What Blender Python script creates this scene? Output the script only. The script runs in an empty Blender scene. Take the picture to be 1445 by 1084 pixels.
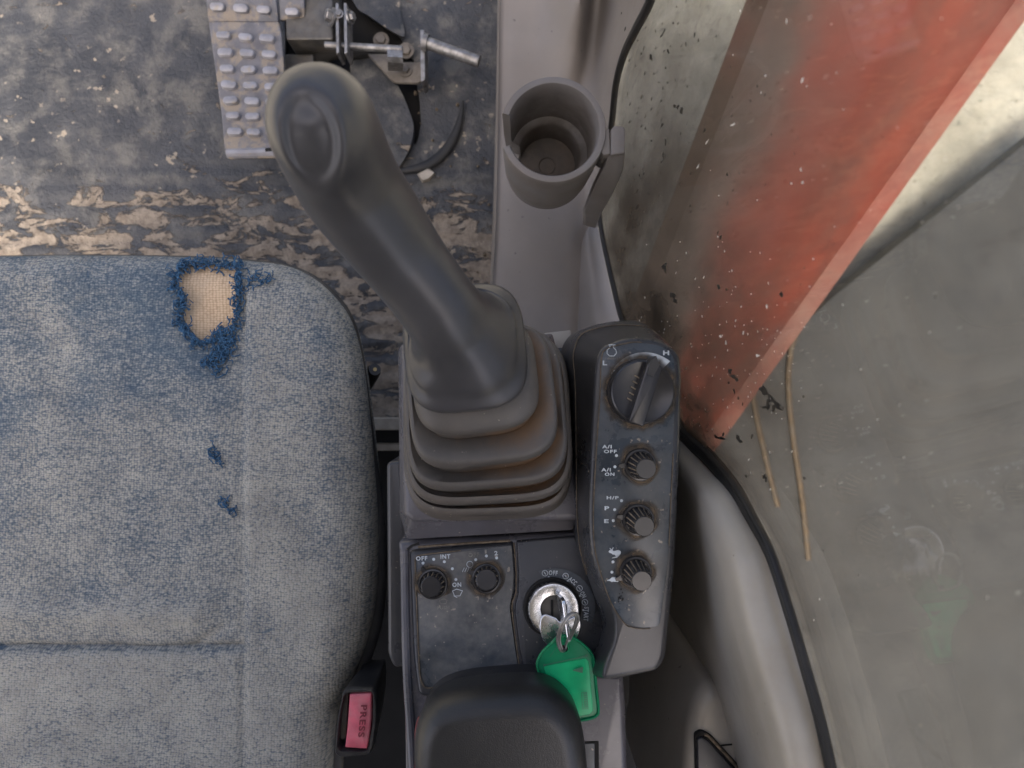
import bpy, bmesh, math, random
import numpy as np
from mathutils import Vector, Matrix
R = math.radians
random.seed(7)
S = bpy.context.scene
COL = S.collection

# ------------------------------------------------------------------ camera, light, exposure
cam = bpy.data.objects.new('camera', bpy.data.cameras.new('camera'))
COL.objects.link(cam)
cam.location = (0, 0, 1.0)
cam.data.sensor_width = 36
cam.data.lens = 36 * 900 / 1445
cam.data.clip_start = 0.01
cam.data.clip_end = 500
S.camera = cam
cam.data.dof.use_dof = True; cam.data.dof.focus_distance = .445; cam.data.dof.aperture_fstop = 9.5

SUN_EL, SUN_AZ = R(60), R(200)           # azimuth measured from +Y towards +X
w = bpy.data.worlds.new('World'); S.world = w; w.use_nodes = True
nt = w.node_tree
sky = nt.nodes.new('ShaderNodeTexSky'); sky.sky_type = 'NISHITA'; sky.sun_disc = False
sky.sun_elevation = SUN_EL; sky.sun_rotation = SUN_AZ
sky.air_density = 0.7; sky.dust_density = 8.0; sky.ozone_density = 0.2
bg = nt.nodes['Background']; bg.inputs['Strength'].default_value = 0.14
nt.links.new(sky.outputs[0], bg.inputs[0])
sl = bpy.data.lights.new('sun', 'SUN'); sl.energy = 1.2; sl.angle = R(12); sl.color = (1, .975, .94)
so = bpy.data.objects.new('sun', sl); COL.objects.link(so)
sd_ = Vector((math.sin(SUN_AZ) * math.cos(SUN_EL), math.cos(SUN_AZ) * math.cos(SUN_EL), math.sin(SUN_EL)))
so.rotation_euler = sd_.to_track_quat('Z', 'Y').to_euler()
S.view_settings.view_transform = 'Standard'; S.view_settings.look = 'None'
S.view_settings.exposure = 1.65; S.view_settings.gamma = 1

# ------------------------------------------------------------------ helpers
F = 900.0
def P(u, v, z):
    d = 1.0 - z
    return Vector(((u - 722.5) / F * d, (542 - v) / F * d, z))
def PLN(u, v, z0, y0, s):                 # point on a surface sloping along y
    b = (542 - v) / F
    d = (1 - z0 - s * y0) / (1 - s * b)
    return Vector(((u - 722.5) / F * d, b * d, 1 - d))
def SW(u, v, h=0.0): return PLN(u, v, .548 + h, -.159, .25)     # switch panel of the console
def SU(u, v, h=0.0): return PLN(u, v, .549 + h, -.035, .22)     # joystick surround
def POD(u, v, h=0.0): return P(u, v, .60 + h)                   # raised control panel
GA, GB = .132, .16
def G(u, v, off=0.0):                      # side window plane x = GA - GB*y
    a = (u - 722.5) / F; b = (542 - v) / F
    d = (GA - off) / (a + GB * b)
    return Vector((a * d, b * d, 1 - d))

OFF = {}
def base_of(p): return OFF.get(p.name, Vector((0, 0, 0))) if p else Vector((0, 0, 0))
def thing(name, label, cat, loc, group=None):
    o = bpy.data.objects.new(name, None); COL.objects.link(o)
    o.location = loc; o.empty_display_size = .02
    OFF[o.name] = Vector(loc)
    o['label'] = label; o['category'] = cat
    if group: o['group'] = group
    return o
def mk(name, verts, faces, m, parent=None, smooth=35, kind=None, recalc=True):
    off = base_of(parent)
    me = bpy.data.meshes.new(name)
    me.from_pydata([(v[0] - off[0], v[1] - off[1], v[2] - off[2]) for v in verts], [], faces)
    if recalc:
        bm = bmesh.new(); bm.from_mesh(me)
        bmesh.ops.recalc_face_normals(bm, faces=bm.faces); bm.to_mesh(me); bm.free()
    if isinstance(m, (list, tuple)):
        for k in m: me.materials.append(k)
    else: me.materials.append(m)
    if smooth:
        me.shade_smooth(); me.set_sharp_from_angle(angle=R(smooth))
    o = bpy.data.objects.new(name, me); COL.objects.link(o)
    if parent: o.parent = parent
    OFF[o.name] = off
    if kind: o['kind'] = kind
    return o
def tag(o, label, cat, group=None):
    o['label'] = label; o['category'] = cat
    if group: o['group'] = group
    return o
class MB:
    def __init__(s): s.v = []; s.f = []
    def add(s, vs, fs):
        n = len(s.v); s.v += [Vector(p) for p in vs]; s.f += [tuple(i + n for i in f) for f in fs]
        return s
    def loft(s, rings, cap0=True, cap1=True, closed=True):
        n = len(rings[0]); vs = [p for r in rings for p in r]; fs = []
        for i in range(len(rings) - 1):
            for j in range(n if closed else n - 1):
                k = (j + 1) % n
                fs.append((i*n+j, i*n+k, (i+1)*n+k, (i+1)*n+j))
        if cap0: fs.append(tuple(range(n)))
        if cap1: fs.append(tuple(range((len(rings)-1)*n, len(rings)*n)))
        return s.add(vs, fs)
    def tube(s, pts, r, n=8, caps=True, flat=1.0):
        pts = [Vector(p) for p in pts]; rings = []
        rr = r if isinstance(r, (list, tuple)) else [r] * len(pts)
        up = Vector((0, 0, 1)); prev = None
        for i, p in enumerate(pts):
            t = (pts[min(i+1, len(pts)-1)] - pts[max(i-1, 0)]).normalized()
            a = prev if prev is not None else (up if abs(t.z) < .9 else Vector((1, 0, 0)))
            b = t.cross(a).normalized(); a = b.cross(t).normalized(); prev = a
            rings.append([p + (b*math.cos(2*math.pi*k/n) + a*math.sin(2*math.pi*k/n)*flat) * rr[i] for k in range(n)])
        return s.loft(rings, caps, caps)
    def box(s, c, ex, ey, ez, hx, hy, hz):
        c = Vector(c)
        vs = [c + ex*hx*i + ey*hy*j + ez*hz*k for i in (-1, 1) for j in (-1, 1) for k in (-1, 1)]
        return s.add(vs, [(0,1,3,2),(4,6,7,5),(0,4,5,1),(2,3,7,6),(0,2,6,4),(1,5,7,3)])
    def make(s, name, m, parent=None, smooth=35, kind=None): return mk(name, s.v, s.f, m, parent, smooth, kind)
X, Y, Z = Vector((1,0,0)), Vector((0,1,0)), Vector((0,0,1))

def rpoly(pts, r, n=5):                    # polygon with filleted corners (same units)
    out = []; N = len(pts)
    rs = r if isinstance(r, (list, tuple)) else [r] * N
    for i in range(N):
        p = np.array(pts[i], float); a = np.array(pts[i-1], float); b = np.array(pts[(i+1) % N], float)
        la, lb = np.linalg.norm(a-p), np.linalg.norm(b-p)
        q = min(rs[i], la*.48, lb*.48)
        s = p + (a-p)/la*q; e = p + (b-p)/lb*q
        for k in range(n+1):
            t = k/n
            out.append(tuple((1-t)**2*s + 2*t*(1-t)*p + t*t*e))
    return out
def spline(pts, n=6, closed=True):
    pts = [np.array(p, float) for p in pts]; N = len(pts); out = []
    rng = range(N) if closed else range(N-1)
    for i in rng:
        if closed: p0, p1, p2, p3 = pts[i-1], pts[i], pts[(i+1) % N], pts[(i+2) % N]
        else: p0, p1, p2, p3 = pts[max(i-1,0)], pts[i], pts[i+1], pts[min(i+2,N-1)]
        for k in range(n):
            t = k/n
            out.append(tuple(.5*((2*p1)+(p2-p0)*t+(2*p0-5*p1+4*p2-p3)*t*t+(3*p1-p0-3*p2+p3)*t**3)))
    if not closed: out.append(tuple(pts[-1]))
    return out
def inset(pts, d):                         # inset 2-D outline by d (positive = inward)
    A = np.array(pts, float); N = len(A)
    area = .5*np.sum(A[:,0]*np.roll(A[:,1],-1)-np.roll(A[:,0],-1)*A[:,1])
    sg = 1 if area > 0 else -1
    e = np.roll(A,-1,0)-A; L = np.linalg.norm(e,axis=1,keepdims=True); L[L<1e-9]=1e-9; e/=L
    nr = np.stack([-e[:,1], e[:,0]],1)*sg
    m = nr+np.roll(nr,1,0); q = np.sum(m*nr,1,keepdims=True); q[q<.35]=.35
    B = A+m/q*d
    if d > 0:                              # where a tight corner would turn inside out, let it close to a point
        for _ in range(12):
            e2 = np.roll(B,-1,0)-B
            bad = np.nonzero(np.sum(e2*e,1) < -1e-9)[0]
            if not len(bad): break
            seen = set()
            for i in bad:
                if i in seen: continue
                j0 = i
                while (j0-1) % N in bad and (j0-1) % N != i: j0 = (j0-1) % N
                run = [j0]; 
                while run[-1] in bad and len(run) < N: seen.add(run[-1]); run.append((run[-1]+1) % N)
                B[run] = B[run].mean(0)
    return [tuple(r) for r in B]
def slab(outline, fn, depth, bev, m, name, parent, nb=3, px=True, flare=0.0, smooth=35, kind=None):
    """solid plate: outline in photo units on surface fn(u,v,h); bevelled top edge, walls going down by depth"""
    sc = bev[0] if isinstance(bev, tuple) else bev
    hz = bev[1] if isinstance(bev, tuple) else sc / 2000.0
    dn = lambda u, v, h: fn(u, v) + Vector((0, 0, h))
    rings = [[dn(u, v, -depth) for u, v in inset(outline, -flare)], [dn(u, v, -hz) for u, v in outline]]
    for k in range(1, nb+1):
        t = k/nb*math.pi/2
        rings.append([dn(u, v, -hz + hz*math.sin(t)) for u, v in inset(outline, sc*(1-math.cos(t)))])
    mb = MB(); mb.loft(rings)
    return mb.make(name, m, parent, smooth, kind)
def circ(u, v, r, n=40, a0=0, a1=2*math.pi):
    return [(u + r*math.cos(a0+(a1-a0)*k/n), v - r*math.sin(a0+(a1-a0)*k/n)) for k in range(n)]
def stroke(mb, pts, wd, fn, h=.0006, closed=False):
    pts = [np.array(p, float) for p in pts]
    if closed: pts = pts + [pts[0]]
    for a, b in zip(pts[:-1], pts[1:]):
        t = (b-a)/max(np.linalg.norm(b-a),1e-6); nn = np.array([-t[1], t[0]])*wd/2; t = t*wd*.3
        q = [a-t+nn, b+t+nn, b+t-nn, a-t-nn]
        mb.add([fn(x, y, h) for x, y in q], [(0,1,2,3)])
def flat(mb, pts, fn, h=.0006): mb.add([fn(x, y, h) for x, y in pts], [tuple(range(len(pts)))])
_tc = {}
def textmesh(s):
    if s not in _tc:
        cu = bpy.data.curves.new('lettering', 'FONT'); cu.body = s; cu.align_x = 'CENTER'; cu.offset = .030; cu.space_character = 1.2; cu.resolution_u = 3
        o = bpy.data.objects.new('lettering', cu); COL.objects.link(o)
        me = bpy.data.meshes.new_from_object(o.evaluated_get(bpy.context.evaluated_depsgraph_get()))
        _tc[s] = ([tuple(v.co) for v in me.vertices], [tuple(p.vertices) for p in me.polygons])
        bpy.data.objects.remove(o); bpy.data.curves.remove(cu); bpy.data.meshes.remove(me)
    return _tc[s]
def write(s, u, v, hpx, fn, m, parent, ang=0, stretch=1.0, h=.0007, width=None):
    vs, fs = textmesh(s)
    xs = [p[0] for p in vs]; ys = [p[1] for p in vs]
    cx, cy = (min(xs)+max(xs))/2, (min(ys)+max(ys))/2
    sc = hpx/(max(ys)-min(ys))
    if width: stretch = width/((max(xs)-min(xs))*sc)
    ca, sa = math.cos(R(ang)), math.sin(R(ang)); out = []
    o = fn(u, v, h); ex = fn(u+1, v, h)-o; ey = fn(u, v-1, h)-o
    for x, y, _ in vs:
        a = (x-cx)*sc*stretch; b = (y-cy)*sc
        out.append(o + ex*(a*ca-b*sa) + ey*(a*sa+b*ca))
    return mk('lettering', out, fs, m, parent, 0, None, False)
# --- grid surface clipped to an outline, boundary snapped to the outline
def seg_dist(px, py, poly):
    A = np.array(poly, float); B = np.roll(A,-1,0)
    best = np.full(px.shape, 1e9); bx = np.zeros_like(px); by = np.zeros_like(py); ins = np.zeros(px.shape, bool)
    for (ax, ay), (cx, cy) in zip(A, B):
        dx, dy = cx-ax, cy-ay; L = dx*dx+dy*dy+1e-18
        t = np.clip(((px-ax)*dx+(py-ay)*dy)/L, 0, 1); qx, qy = ax+t*dx, ay+t*dy
        d = np.hypot(px-qx, py-qy); k = d < best
        best = np.where(k, d, best); bx = np.where(k, qx, bx); by = np.where(k, qy, by)
        if abs(dy) > 1e-12:
            c = ((ay > py) != (cy > py)) & (px < dx*(py-ay)/dy+ax); ins ^= c
    return np.where(ins, best, -best), bx, by
def gridsurf(name, outer, holes, res, zfn, m, parent, depth=.01, smooth=50, kind=None):
    A = np.array(outer); x0, y0 = A.min(0)-res; x1, y1 = A.max(0)+res
    gx, gy = np.meshgrid(np.arange(x0, x1, res), np.arange(y0, y1, res), indexing='ij')
    sd, bx, by = seg_dist(gx, gy, outer)
    dout = sd.copy()
    for hpoly in holes:
        s2, b2x, b2y = seg_dist(gx, gy, hpoly); s2 = -s2
        k = s2 < sd
        bx = np.where(k, b2x, bx); by = np.where(k, b2y, by); sd = np.minimum(sd, s2)
    q = (sd[:-1,:-1]+sd[1:,:-1]+sd[:-1,1:]+sd[1:,1:]) > 0
    cnt = np.zeros(gx.shape, int)
    for di in (0, 1):
        for dj in (0, 1): cnt[di:di+q.shape[0], dj:dj+q.shape[1]] += q
    snap = (cnt > 0) & (cnt < 4)
    fx = np.where(snap, bx, gx); fy = np.where(snap, by, gy)
    do = np.where(snap & (np.abs(dout) < res*1.5), 0, np.maximum(dout, 0))
    z = zfn(fx, fy, do, np.where(snap, 0, np.maximum(sd, 0)))
    idx = -np.ones(gx.shape, int); vs = []; fs = []
    I, J = np.nonzero(q)
    def vi(i, j):
        if idx[i, j] < 0:
            idx[i, j] = len(vs); vs.append((fx[i, j], fy[i, j], z[i, j]))
        return idx[i, j]
    for i, j in zip(I, J): fs.append((vi(i,j), vi(i+1,j), vi(i+1,j+1), vi(i,j+1)))
    off = base_of(parent)
    bm = bmesh.new()
    bv = [bm.verts.new((p[0]-off[0], p[1]-off[1], p[2]-off[2])) for p in vs]
    for f in fs: bm.faces.new([bv[i] for i in f])
    bmesh.ops.remove_doubles(bm, verts=bm.verts, dist=1e-6)
    if depth:
        be = [e for e in bm.edges if e.is_boundary]
        r = bmesh.ops.extrude_edge_only(bm, edges=be)
        bmesh.ops.translate(bm, verts=[g for g in r['geom'] if isinstance(g, bmesh.types.BMVert)], vec=(0,0,-depth))
    bmesh.ops.recalc_face_normals(bm, faces=bm.faces)
    me = bpy.data.meshes.new(name); bm.to_mesh(me); bm.free()
    me.materials.append(m); me.shade_smooth(); me.set_sharp_from_angle(angle=R(smooth))
    o = bpy.data.objects.new(name, me); COL.objects.link(o)
    if parent: o.parent = parent
    OFF[o.name] = off
    if kind: o['kind'] = kind
    return o
def patch(rows, nu=6, nv=6):               # rows of 3-D control points -> smooth grid
    cols = [spline([tuple(p) for p in r], nu, False) for r in rows]
    cols = list(zip(*cols))
    g = [spline(c, nv, False) for c in cols]
    return [list(map(Vector, r)) for r in zip(*g)]
def patch_mesh(mb, g):
    n = len(g[0]); mb.add([p for r in g for p in r],
        [(i*n+j, i*n+j+1, (i+1)*n+j+1, (i+1)*n+j) for i in range(len(g)-1) for j in range(n-1)])
def thicken(g, t):                         # second sheet + rims so that the panel has real thickness
    mb = MB(); patch_mesh(mb, g); n = len(g[0]); m = len(g)
    lo = [[p + Vector((0,0,-t)) for p in r] for r in g]; patch_mesh(mb, lo); N = n*m
    for j in range(n-1):
        mb.f.append((j, j+1, N+j+1, N+j)); k = (m-1)*n; mb.f.append((k+j, k+j+1, N+k+j+1, N+k+j))
    for i in range(m-1):
        mb.f.append((i*n, (i+1)*n, N+(i+1)*n, N+i*n)); k = n-1; mb.f.append((i*n+k, (i+1)*n+k, N+(i+1)*n+k, N+i*n+k))
    return mb

# ------------------------------------------------------------------ materials
def lin(r, g, b):
    f = lambda c: ((c/255+.055)/1.055)**2.4 if c > 10 else c/255/12.92
    return (f(r), f(g), f(b), 1)
class NB:
    def __init__(s, name):
        s.m = bpy.data.materials.new(name); s.m.use_nodes = True; s.t = s.m.node_tree
        s.b = s.t.nodes['Principled BSDF']; s.out = s.t.nodes['Material Output']
        s.pos = s.t.nodes.new('ShaderNodeNewGeometry').outputs['Position']
    def n(s, ty, **kw):
        k = s.t.nodes.new(ty)
        for a, b in kw.items(): setattr(k, a, b)
        return k
    def lk(s, a, b): s.t.links.new(a, b)
    def val(s, sock, v):
        if isinstance(v, (int, float, tuple)): sock.default_value = v
        else: s.lk(v, sock)
    def noise(s, scale, detail=4, rough=.55, stretch=None, dist=0, off=(0,0,0)):
        k = s.n('ShaderNodeTexNoise'); k.inputs['Scale'].default_value = scale; k.inputs['Detail'].default_value = detail
        k.inputs['Roughness'].default_value = rough; k.inputs['Distortion'].default_value = dist
        mp = s.n('ShaderNodeMapping'); mp.inputs['Scale'].default_value = stretch or (1,1,1); mp.inputs['Location'].default_value = off
        s.lk(s.pos, mp.inputs[0]); s.lk(mp.outputs[0], k.inputs['Vector']); return k.outputs[0]
    def ramp(s, v, a, b, lo=0.0, hi=1.0):
        k = s.n('ShaderNodeMapRange'); k.interpolation_type = 'SMOOTHSTEP'
        s.val(k.inputs[0], v); s.val(k.inputs[1], a); s.val(k.inputs[2], b); s.val(k.inputs[3], lo); s.val(k.inputs[4], hi)
        return k.outputs[0]
    def mth(s, op, a, b=0.0, c=0.0):
        k = s.n('ShaderNodeMath', operation=op); s.val(k.inputs[0], a); s.val(k.inputs[1], b)
        if op in ('MULTIPLY_ADD',): s.val(k.inputs[2], c)
        return k.outputs[0]
    def mix(s, f, a, b):
        k = s.n('ShaderNodeMix', data_type='RGBA'); s.val(k.inputs[0], f); s.val(k.inputs[6], a); s.val(k.inputs[7], b); return k.outputs[2]
    def bump(s, h, st, dist=.001):
        k = s.n('ShaderNodeBump'); k.inputs['Strength'].default_value = st; k.inputs['Distance'].default_value = dist
        s.lk(h, k.inputs['Height']); s.lk(k.outputs[0], s.b.inputs['Normal']); return k
    def xyz(s):
        k = s.n('ShaderNodeSeparateXYZ'); s.lk(s.pos, k.inputs[0]); return k.outputs
TAN = (.30, .235, .165, 1)
def mat(name, col, rough=.5, metal=0, var=.18, vs=25, dust=None, damt=.5, dw=.24, ds=18, drough=.7, speck=0, sps=260,
        speckcol=(.36,.31,.25,1), bump=.15, bs=900, spec=.5, streak=None, attr=None, attrcol=None, aps=70, scuff=0):
    b = NB(name)
    n1 = b.noise(vs, 5)
    lo = tuple(c*(1-var) for c in col[:3])+(1,); hi = tuple(min(1,c*(1+var)) for c in col[:3])+(1,)
    c = b.mix(b.ramp(n1, .3, .7), lo, hi); rg = rough
    if scuff:
        sc = b.ramp(b.noise(60, 6, .7, (1, .25, 1)), .62, .72)
        c = b.mix(b.mth('MULTIPLY', sc, scuff), c, (.3,.3,.3,1))
    if dust:
        dn = b.ramp(b.noise(ds, 7, .62, streak, .3), damt-dw, damt+dw)
        fine = b.ramp(b.noise(ds*14, 3, .6), .2, .8, .55, 1.0)
        dn = b.mth('MULTIPLY', dn, fine)
        dn = b.mth('MULTIPLY', dn, dust[3] if len(dust) > 3 else 1.0)
        c = b.mix(dn, c, tuple(dust[:3])+(1,)); rg = b.mth('MULTIPLY_ADD', dn, drough-rough, rough)
    if attr:
        a = b.n('ShaderNodeAttribute', attribute_name=attr).outputs['Fac']
        a = b.ramp(b.mth('ADD', a, b.mth('MULTIPLY', b.mth('SUBTRACT', b.noise(aps, 6, .62), .5), .9)), .18, .95)
        c = b.mix(a, c, attrcol); 
    if speck:
        sp = b.ramp(b.noise(sps, 2, .5), .74-speck, .79-speck)
        c = b.mix(b.mth('MULTIPLY', sp, .8), c, speckcol)
    b.val(b.b.inputs['Base Color'], c); b.val(b.b.inputs['Roughness'], rg)
    b.b.inputs['Metallic'].default_value = metal; b.b.inputs['Specular IOR Level'].default_value = spec
    if bump: b.bump(b.noise(bs, 3), bump, .0006)
    return b.m
DUSTG = (.17, .155, .135)
M = {}
M['grip'] = mat('grip_rubber', (.046,.045,.048), .33, dust=(.085,.08,.075,.22), damt=.54, ds=14, bump=.05, bs=1500, speck=0)
M['boot'] = mat('boot_rubber', (.066,.062,.058), .46, dust=(.15,.125,.10,.55), damt=.48, ds=16, attr='dirt', attrcol=(.17,.105,.06,1), bump=.08, bs=1200, speck=.03)
M['console'] = mat('console_plastic', (.036,.038,.044), .24, dust=(.10,.092,.082,.28), damt=.5, ds=15, bump=.12, bs=1800, speck=.03)
M['shell'] = mat('console_shell_plastic', (.10,.098,.112), .22, dust=(.14,.12,.10,.35), damt=.56, ds=18, bump=.08, bs=1800, speck=.02)
M['plate'] = mat('faceplate_print', (.024,.038,.055), .22, var=.35, vs=30, dust=(.14,.14,.135,.5), damt=.52, dw=.17, ds=26, bump=.06, bs=1600, speck=.075, sps=210)
M['plate_dusty'] = mat('dusty_faceplate', (.034,.044,.056), .24, var=.35, vs=30, dust=(.19,.18,.165,.9), damt=.45, dw=.13, ds=17, bump=.06, bs=1600, speck=.07, sps=230)
M['knob'] = mat('knob_plastic', (.026,.026,.029), .22, dust=(.09,.08,.065,.10), damt=.5, ds=60, bump=.05)
M['knobdirt'] = mat('knob_caked_dust', (.25,.20,.14), .9, var=.3, vs=200, bump=.3, bs=900)
M['dirt'] = mat('dried_dirt', (.135,.105,.072), .95, var=.4, vs=240, bump=.5, bs=700)
M['darkgap'] = mat('dark_gap', (.012,.011,.010), .9, bump=0)
M['print'] = mat('white_print', (.60,.66,.70), .6, var=.12, vs=200, dust=(.25,.22,.18,.4), damt=.55, ds=120, bump=0)
M['printdim'] = mat('worn_print', (.26,.25,.22), .7, var=.4, vs=300, dust=(.12,.11,.10,.8), damt=.5, ds=160, bump=0)
M['chrome'] = mat('scratched_chrome', (.80,.81,.83), .24, 1, var=.08, vs=90, dust=(.30,.29,.28,.4), damt=.66, ds=90, drough=.6, bump=.25, bs=500)
M['steel'] = mat('worn_steel', (.30,.295,.29), .42, .8, var=.3, vs=120, dust=(.13,.11,.09,.7), damt=.56, ds=80, bump=.2, bs=600)
M['darksteel'] = mat('dirty_steel', (.085,.085,.085), .5, .6, var=.3, vs=60, dust=(.19,.165,.13,.7), damt=.48, ds=40, bump=.2, bs=500)
M['pedal'] = mat('pedal_aluminium', (.155,.148,.152), .5, .1, var=.2, vs=60, dust=(.31,.255,.185,.95), damt=.53, dw=.07, ds=55, bump=.25, bs=500, speck=.04)
M['pedaldark'] = mat('pedal_grey_paint', (.10,.102,.115), .5, .3, var=.2, vs=60, dust=(.28,.225,.16,.8), damt=.55, dw=.07, ds=45, bump=.25, bs=500)
M['stud'] = mat('pedal_stud_metal', (.275,.27,.285), .42, .15, var=.18, vs=70, dust=(.32,.27,.20,.8), damt=.62, dw=.06, ds=110, bump=.2, bs=500)
M['bracket'] = mat('dusty_bracket', (.19,.165,.135), .8, 0, var=.25, vs=60, dust=(.075,.07,.065,.8), damt=.56, ds=50, bump=.3, bs=500)
M['trim'] = mat('cab_trim_plastic', (.200,.180,.163), .5, var=.10, vs=9, dust=(.20,.165,.13,.55), damt=.56, ds=7, bump=.1, bs=1500, speck=.012, speckcol=(.08,.075,.07,1), sps=150)
M['trimlight'] = mat('cab_side_plastic', (.42,.388,.335), .30, var=.08, vs=9, dust=(.25,.19,.12,.5), damt=.63, ds=8, bump=.1, bs=1700, speck=.01, speckcol=(.1,.08,.06,1), sps=120)
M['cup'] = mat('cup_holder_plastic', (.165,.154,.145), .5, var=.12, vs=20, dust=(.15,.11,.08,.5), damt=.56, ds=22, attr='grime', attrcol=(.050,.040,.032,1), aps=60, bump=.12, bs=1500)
M['black'] = mat('black_plastic', (.022,.022,.024), .32, dust=(.10,.095,.085,.4), damt=.56, ds=40, bump=.05)
M['vinyl'] = mat('black_vinyl', (.026,.027,.029), .5, dust=(.09,.085,.08,.5), damt=.5, ds=25, bump=.2, bs=1200)
M['pad'] = mat('armrest_vinyl', (.022,.022,.022), .27, var=.10, vs=30, dust=(.05,.048,.042,.25), damt=.52, ds=14, bump=.35, bs=1500, spec=.45)
M['rubber'] = mat('seal_rubber', (.014,.014,.014), .55, dust=(.10,.085,.065,.3), damt=.6, ds=30, bump=.1)
M['pink'] = mat('faded_red_plastic', (.60,.105,.155), .45, var=.14, vs=80, dust=(.42,.28,.28,.6), damt=.57, ds=70, bump=.05)
M['pinkdark'] = mat('moulded_letter', (.20,.03,.045), .6, bump=0)
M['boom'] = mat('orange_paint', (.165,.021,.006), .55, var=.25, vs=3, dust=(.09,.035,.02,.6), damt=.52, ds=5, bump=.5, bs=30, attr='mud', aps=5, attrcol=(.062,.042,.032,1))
M['boomedge'] = mat('faded_orange_paint', (.15,.022,.007), .55, var=.2, vs=3, dust=(.20,.14,.10,.5), damt=.5, ds=5, bump=0)
M['layer'] = mat('dark_grey_finish', (.034,.034,.032), .7, var=.2, vs=5, dust=(.055,.052,.046,.6), damt=.5, ds=7, speck=.04, sps=60, speckcol=(.09,.085,.07,1), bump=.4, bs=90)
M['hose'] = mat('ochre_hose', (.095,.058,.024), .7, var=.3, vs=40, dust=(.12,.11,.09,.8), damt=.52, ds=30, bump=.3, bs=200)
M['cream'] = mat('cream_paint', (.42,.37,.30), .5, var=.15, vs=60, dust=(.2,.16,.11,.6), damt=.55, ds=40, bump=.1)
M['brass'] = mat('brass', (.5,.36,.16), .4, .8, bump=0)
M['thread'] = mat('blue_thread', (.035,.10,.19), .9, var=.4, vs=300, bump=0)
M['roof'] = mat('cab_headliner', (.20,.195,.185), .9, bump=0)
M['mudfleck'] = mat('dried_mud_fleck', (.030,.026,.019), .9, var=.5, vs=150, bump=.3)
M['paintfleck'] = mat('pale_splash_fleck', (.62,.60,.56), .8, var=.3, vs=150, bump=0)

def fabric():
    b = NB('worn_blue_fabric')
    mp = b.n('ShaderNodeMapping'); mp.inputs['Scale'].default_value = (390, 520, 60); mp.inputs['Rotation'].default_value = (0,0,.05)
    wob = b.n('ShaderNodeVectorMath', operation='MULTIPLY_ADD')
    nz = b.n('ShaderNodeTexNoise'); nz.inputs['Scale'].default_value = 60; b.lk(b.pos, nz.inputs['Vector'])
    b.lk(nz.outputs['Color'], wob.inputs[0]); wob.inputs[1].default_value = (.004,.004,0); b.lk(b.pos, wob.inputs[2])
    b.lk(wob.outputs[0], mp.inputs[0])
    vo = b.n('ShaderNodeTexVoronoi', voronoi_dimensions='3D'); vo.inputs['Scale'].default_value = 1; vo.inputs['Randomness'].default_value = .38
    b.lk(mp.outputs[0], vo.inputs['Vector'])
    big = b.noise(9, 5, .6, None, .4); mid = b.noise(55, 5, .65, (.6,1.3,1)); fine = b.noise(420, 2, .5, (.7,1.4,1))
    y = b.xyz()[1]; x = b.xyz()[0]
    # more of the original blue survives towards the front of the cushion; the rear is worn to the pale backing
    fr = b.mth('ADD', b.ramp(y, -.22, .10, -.13, .065), b.ramp(x, -.29, -.19, .055, -.04))
    wear = b.mth('ADD', b.mth('ADD', b.mth('MULTIPLY', big, .55), b.mth('MULTIPLY', mid, .6)), fr)
    tone = b.mix(b.ramp(b.noise(30, 4), .3, .7), (.29,.28,.245,1), (.40,.385,.33,1))
    tone = b.mix(b.ramp(wear, .53, .95), tone, (.155,.20,.23,1))
    tone = b.mix(b.ramp(vo.outputs['Color'], .1, .9, 0, .35), tone, (.46,.455,.43,1))     # single lighter yarns
    gap = b.ramp(vo.outputs['Distance'], b.mth('SUBTRACT', .50, b.mth('MULTIPLY', wear, .16)), .80)
    dk = b.ramp(b.mth('ADD', b.mth('MULTIPLY', fine, .8), b.mth('MULTIPLY', wear, .42)), .60, .78)
    c = b.mix(b.mth('MULTIPLY', gap, .72), tone, (.055,.085,.12,1))
    c = b.mix(b.mth('MULTIPLY', dk, .62), c, (.035,.070,.115,1))
    stain = b.ramp(b.noise(34, 6, .7, (1,1,1), .6, (3,1,0)), .635, .70)
    c = b.mix(b.mth('MULTIPLY', stain, .6), c, (.022,.070,.13,1))
    spot = b.ramp(b.noise(26, 5, .6, (1.5,.7,1), .3, (7,4,0)), .70, .74)
    c = b.mix(b.mth('MULTIPLY', spot, .7), c, (.06,.058,.055,1))
    b.val(b.b.inputs['Base Color'], c); b.b.inputs['Roughness'].default_value = .95
    b.b.inputs['Specular IOR Level'].default_value = .15
    b.bump(b.mth('SUBTRACT', 1.0, vo.outputs['Distance']), .55, .0012)
    return b.m
M['fabric'] = fabric()
def foam():
    b = NB('exposed_foam_backing')
    mp = b.n('ShaderNodeMapping'); mp.inputs['Scale'].default_value = (330, 480, 40); b.lk(b.pos, mp.inputs[0])
    vo = b.n('ShaderNodeTexVoronoi'); vo.inputs['Scale'].default_value = 1; vo.inputs['Randomness'].default_value = .25; b.lk(mp.outputs[0], vo.inputs['Vector'])
    c = b.mix(b.ramp(vo.outputs['Distance'], .25, .75), (.66,.50,.34,1), (.40,.28,.17,1))
    c = b.mix(b.ramp(b.noise(20,4), .45, .8), c, (.42,.34,.25,1))
    b.val(b.b.inputs['Base Color'], c); b.b.inputs['Roughness'].default_value = .95
    b.bump(b.mth('SUBTRACT', 1.0, vo.outputs['Distance']), .5, .001); return b.m
M['foam'] = foam()
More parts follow.
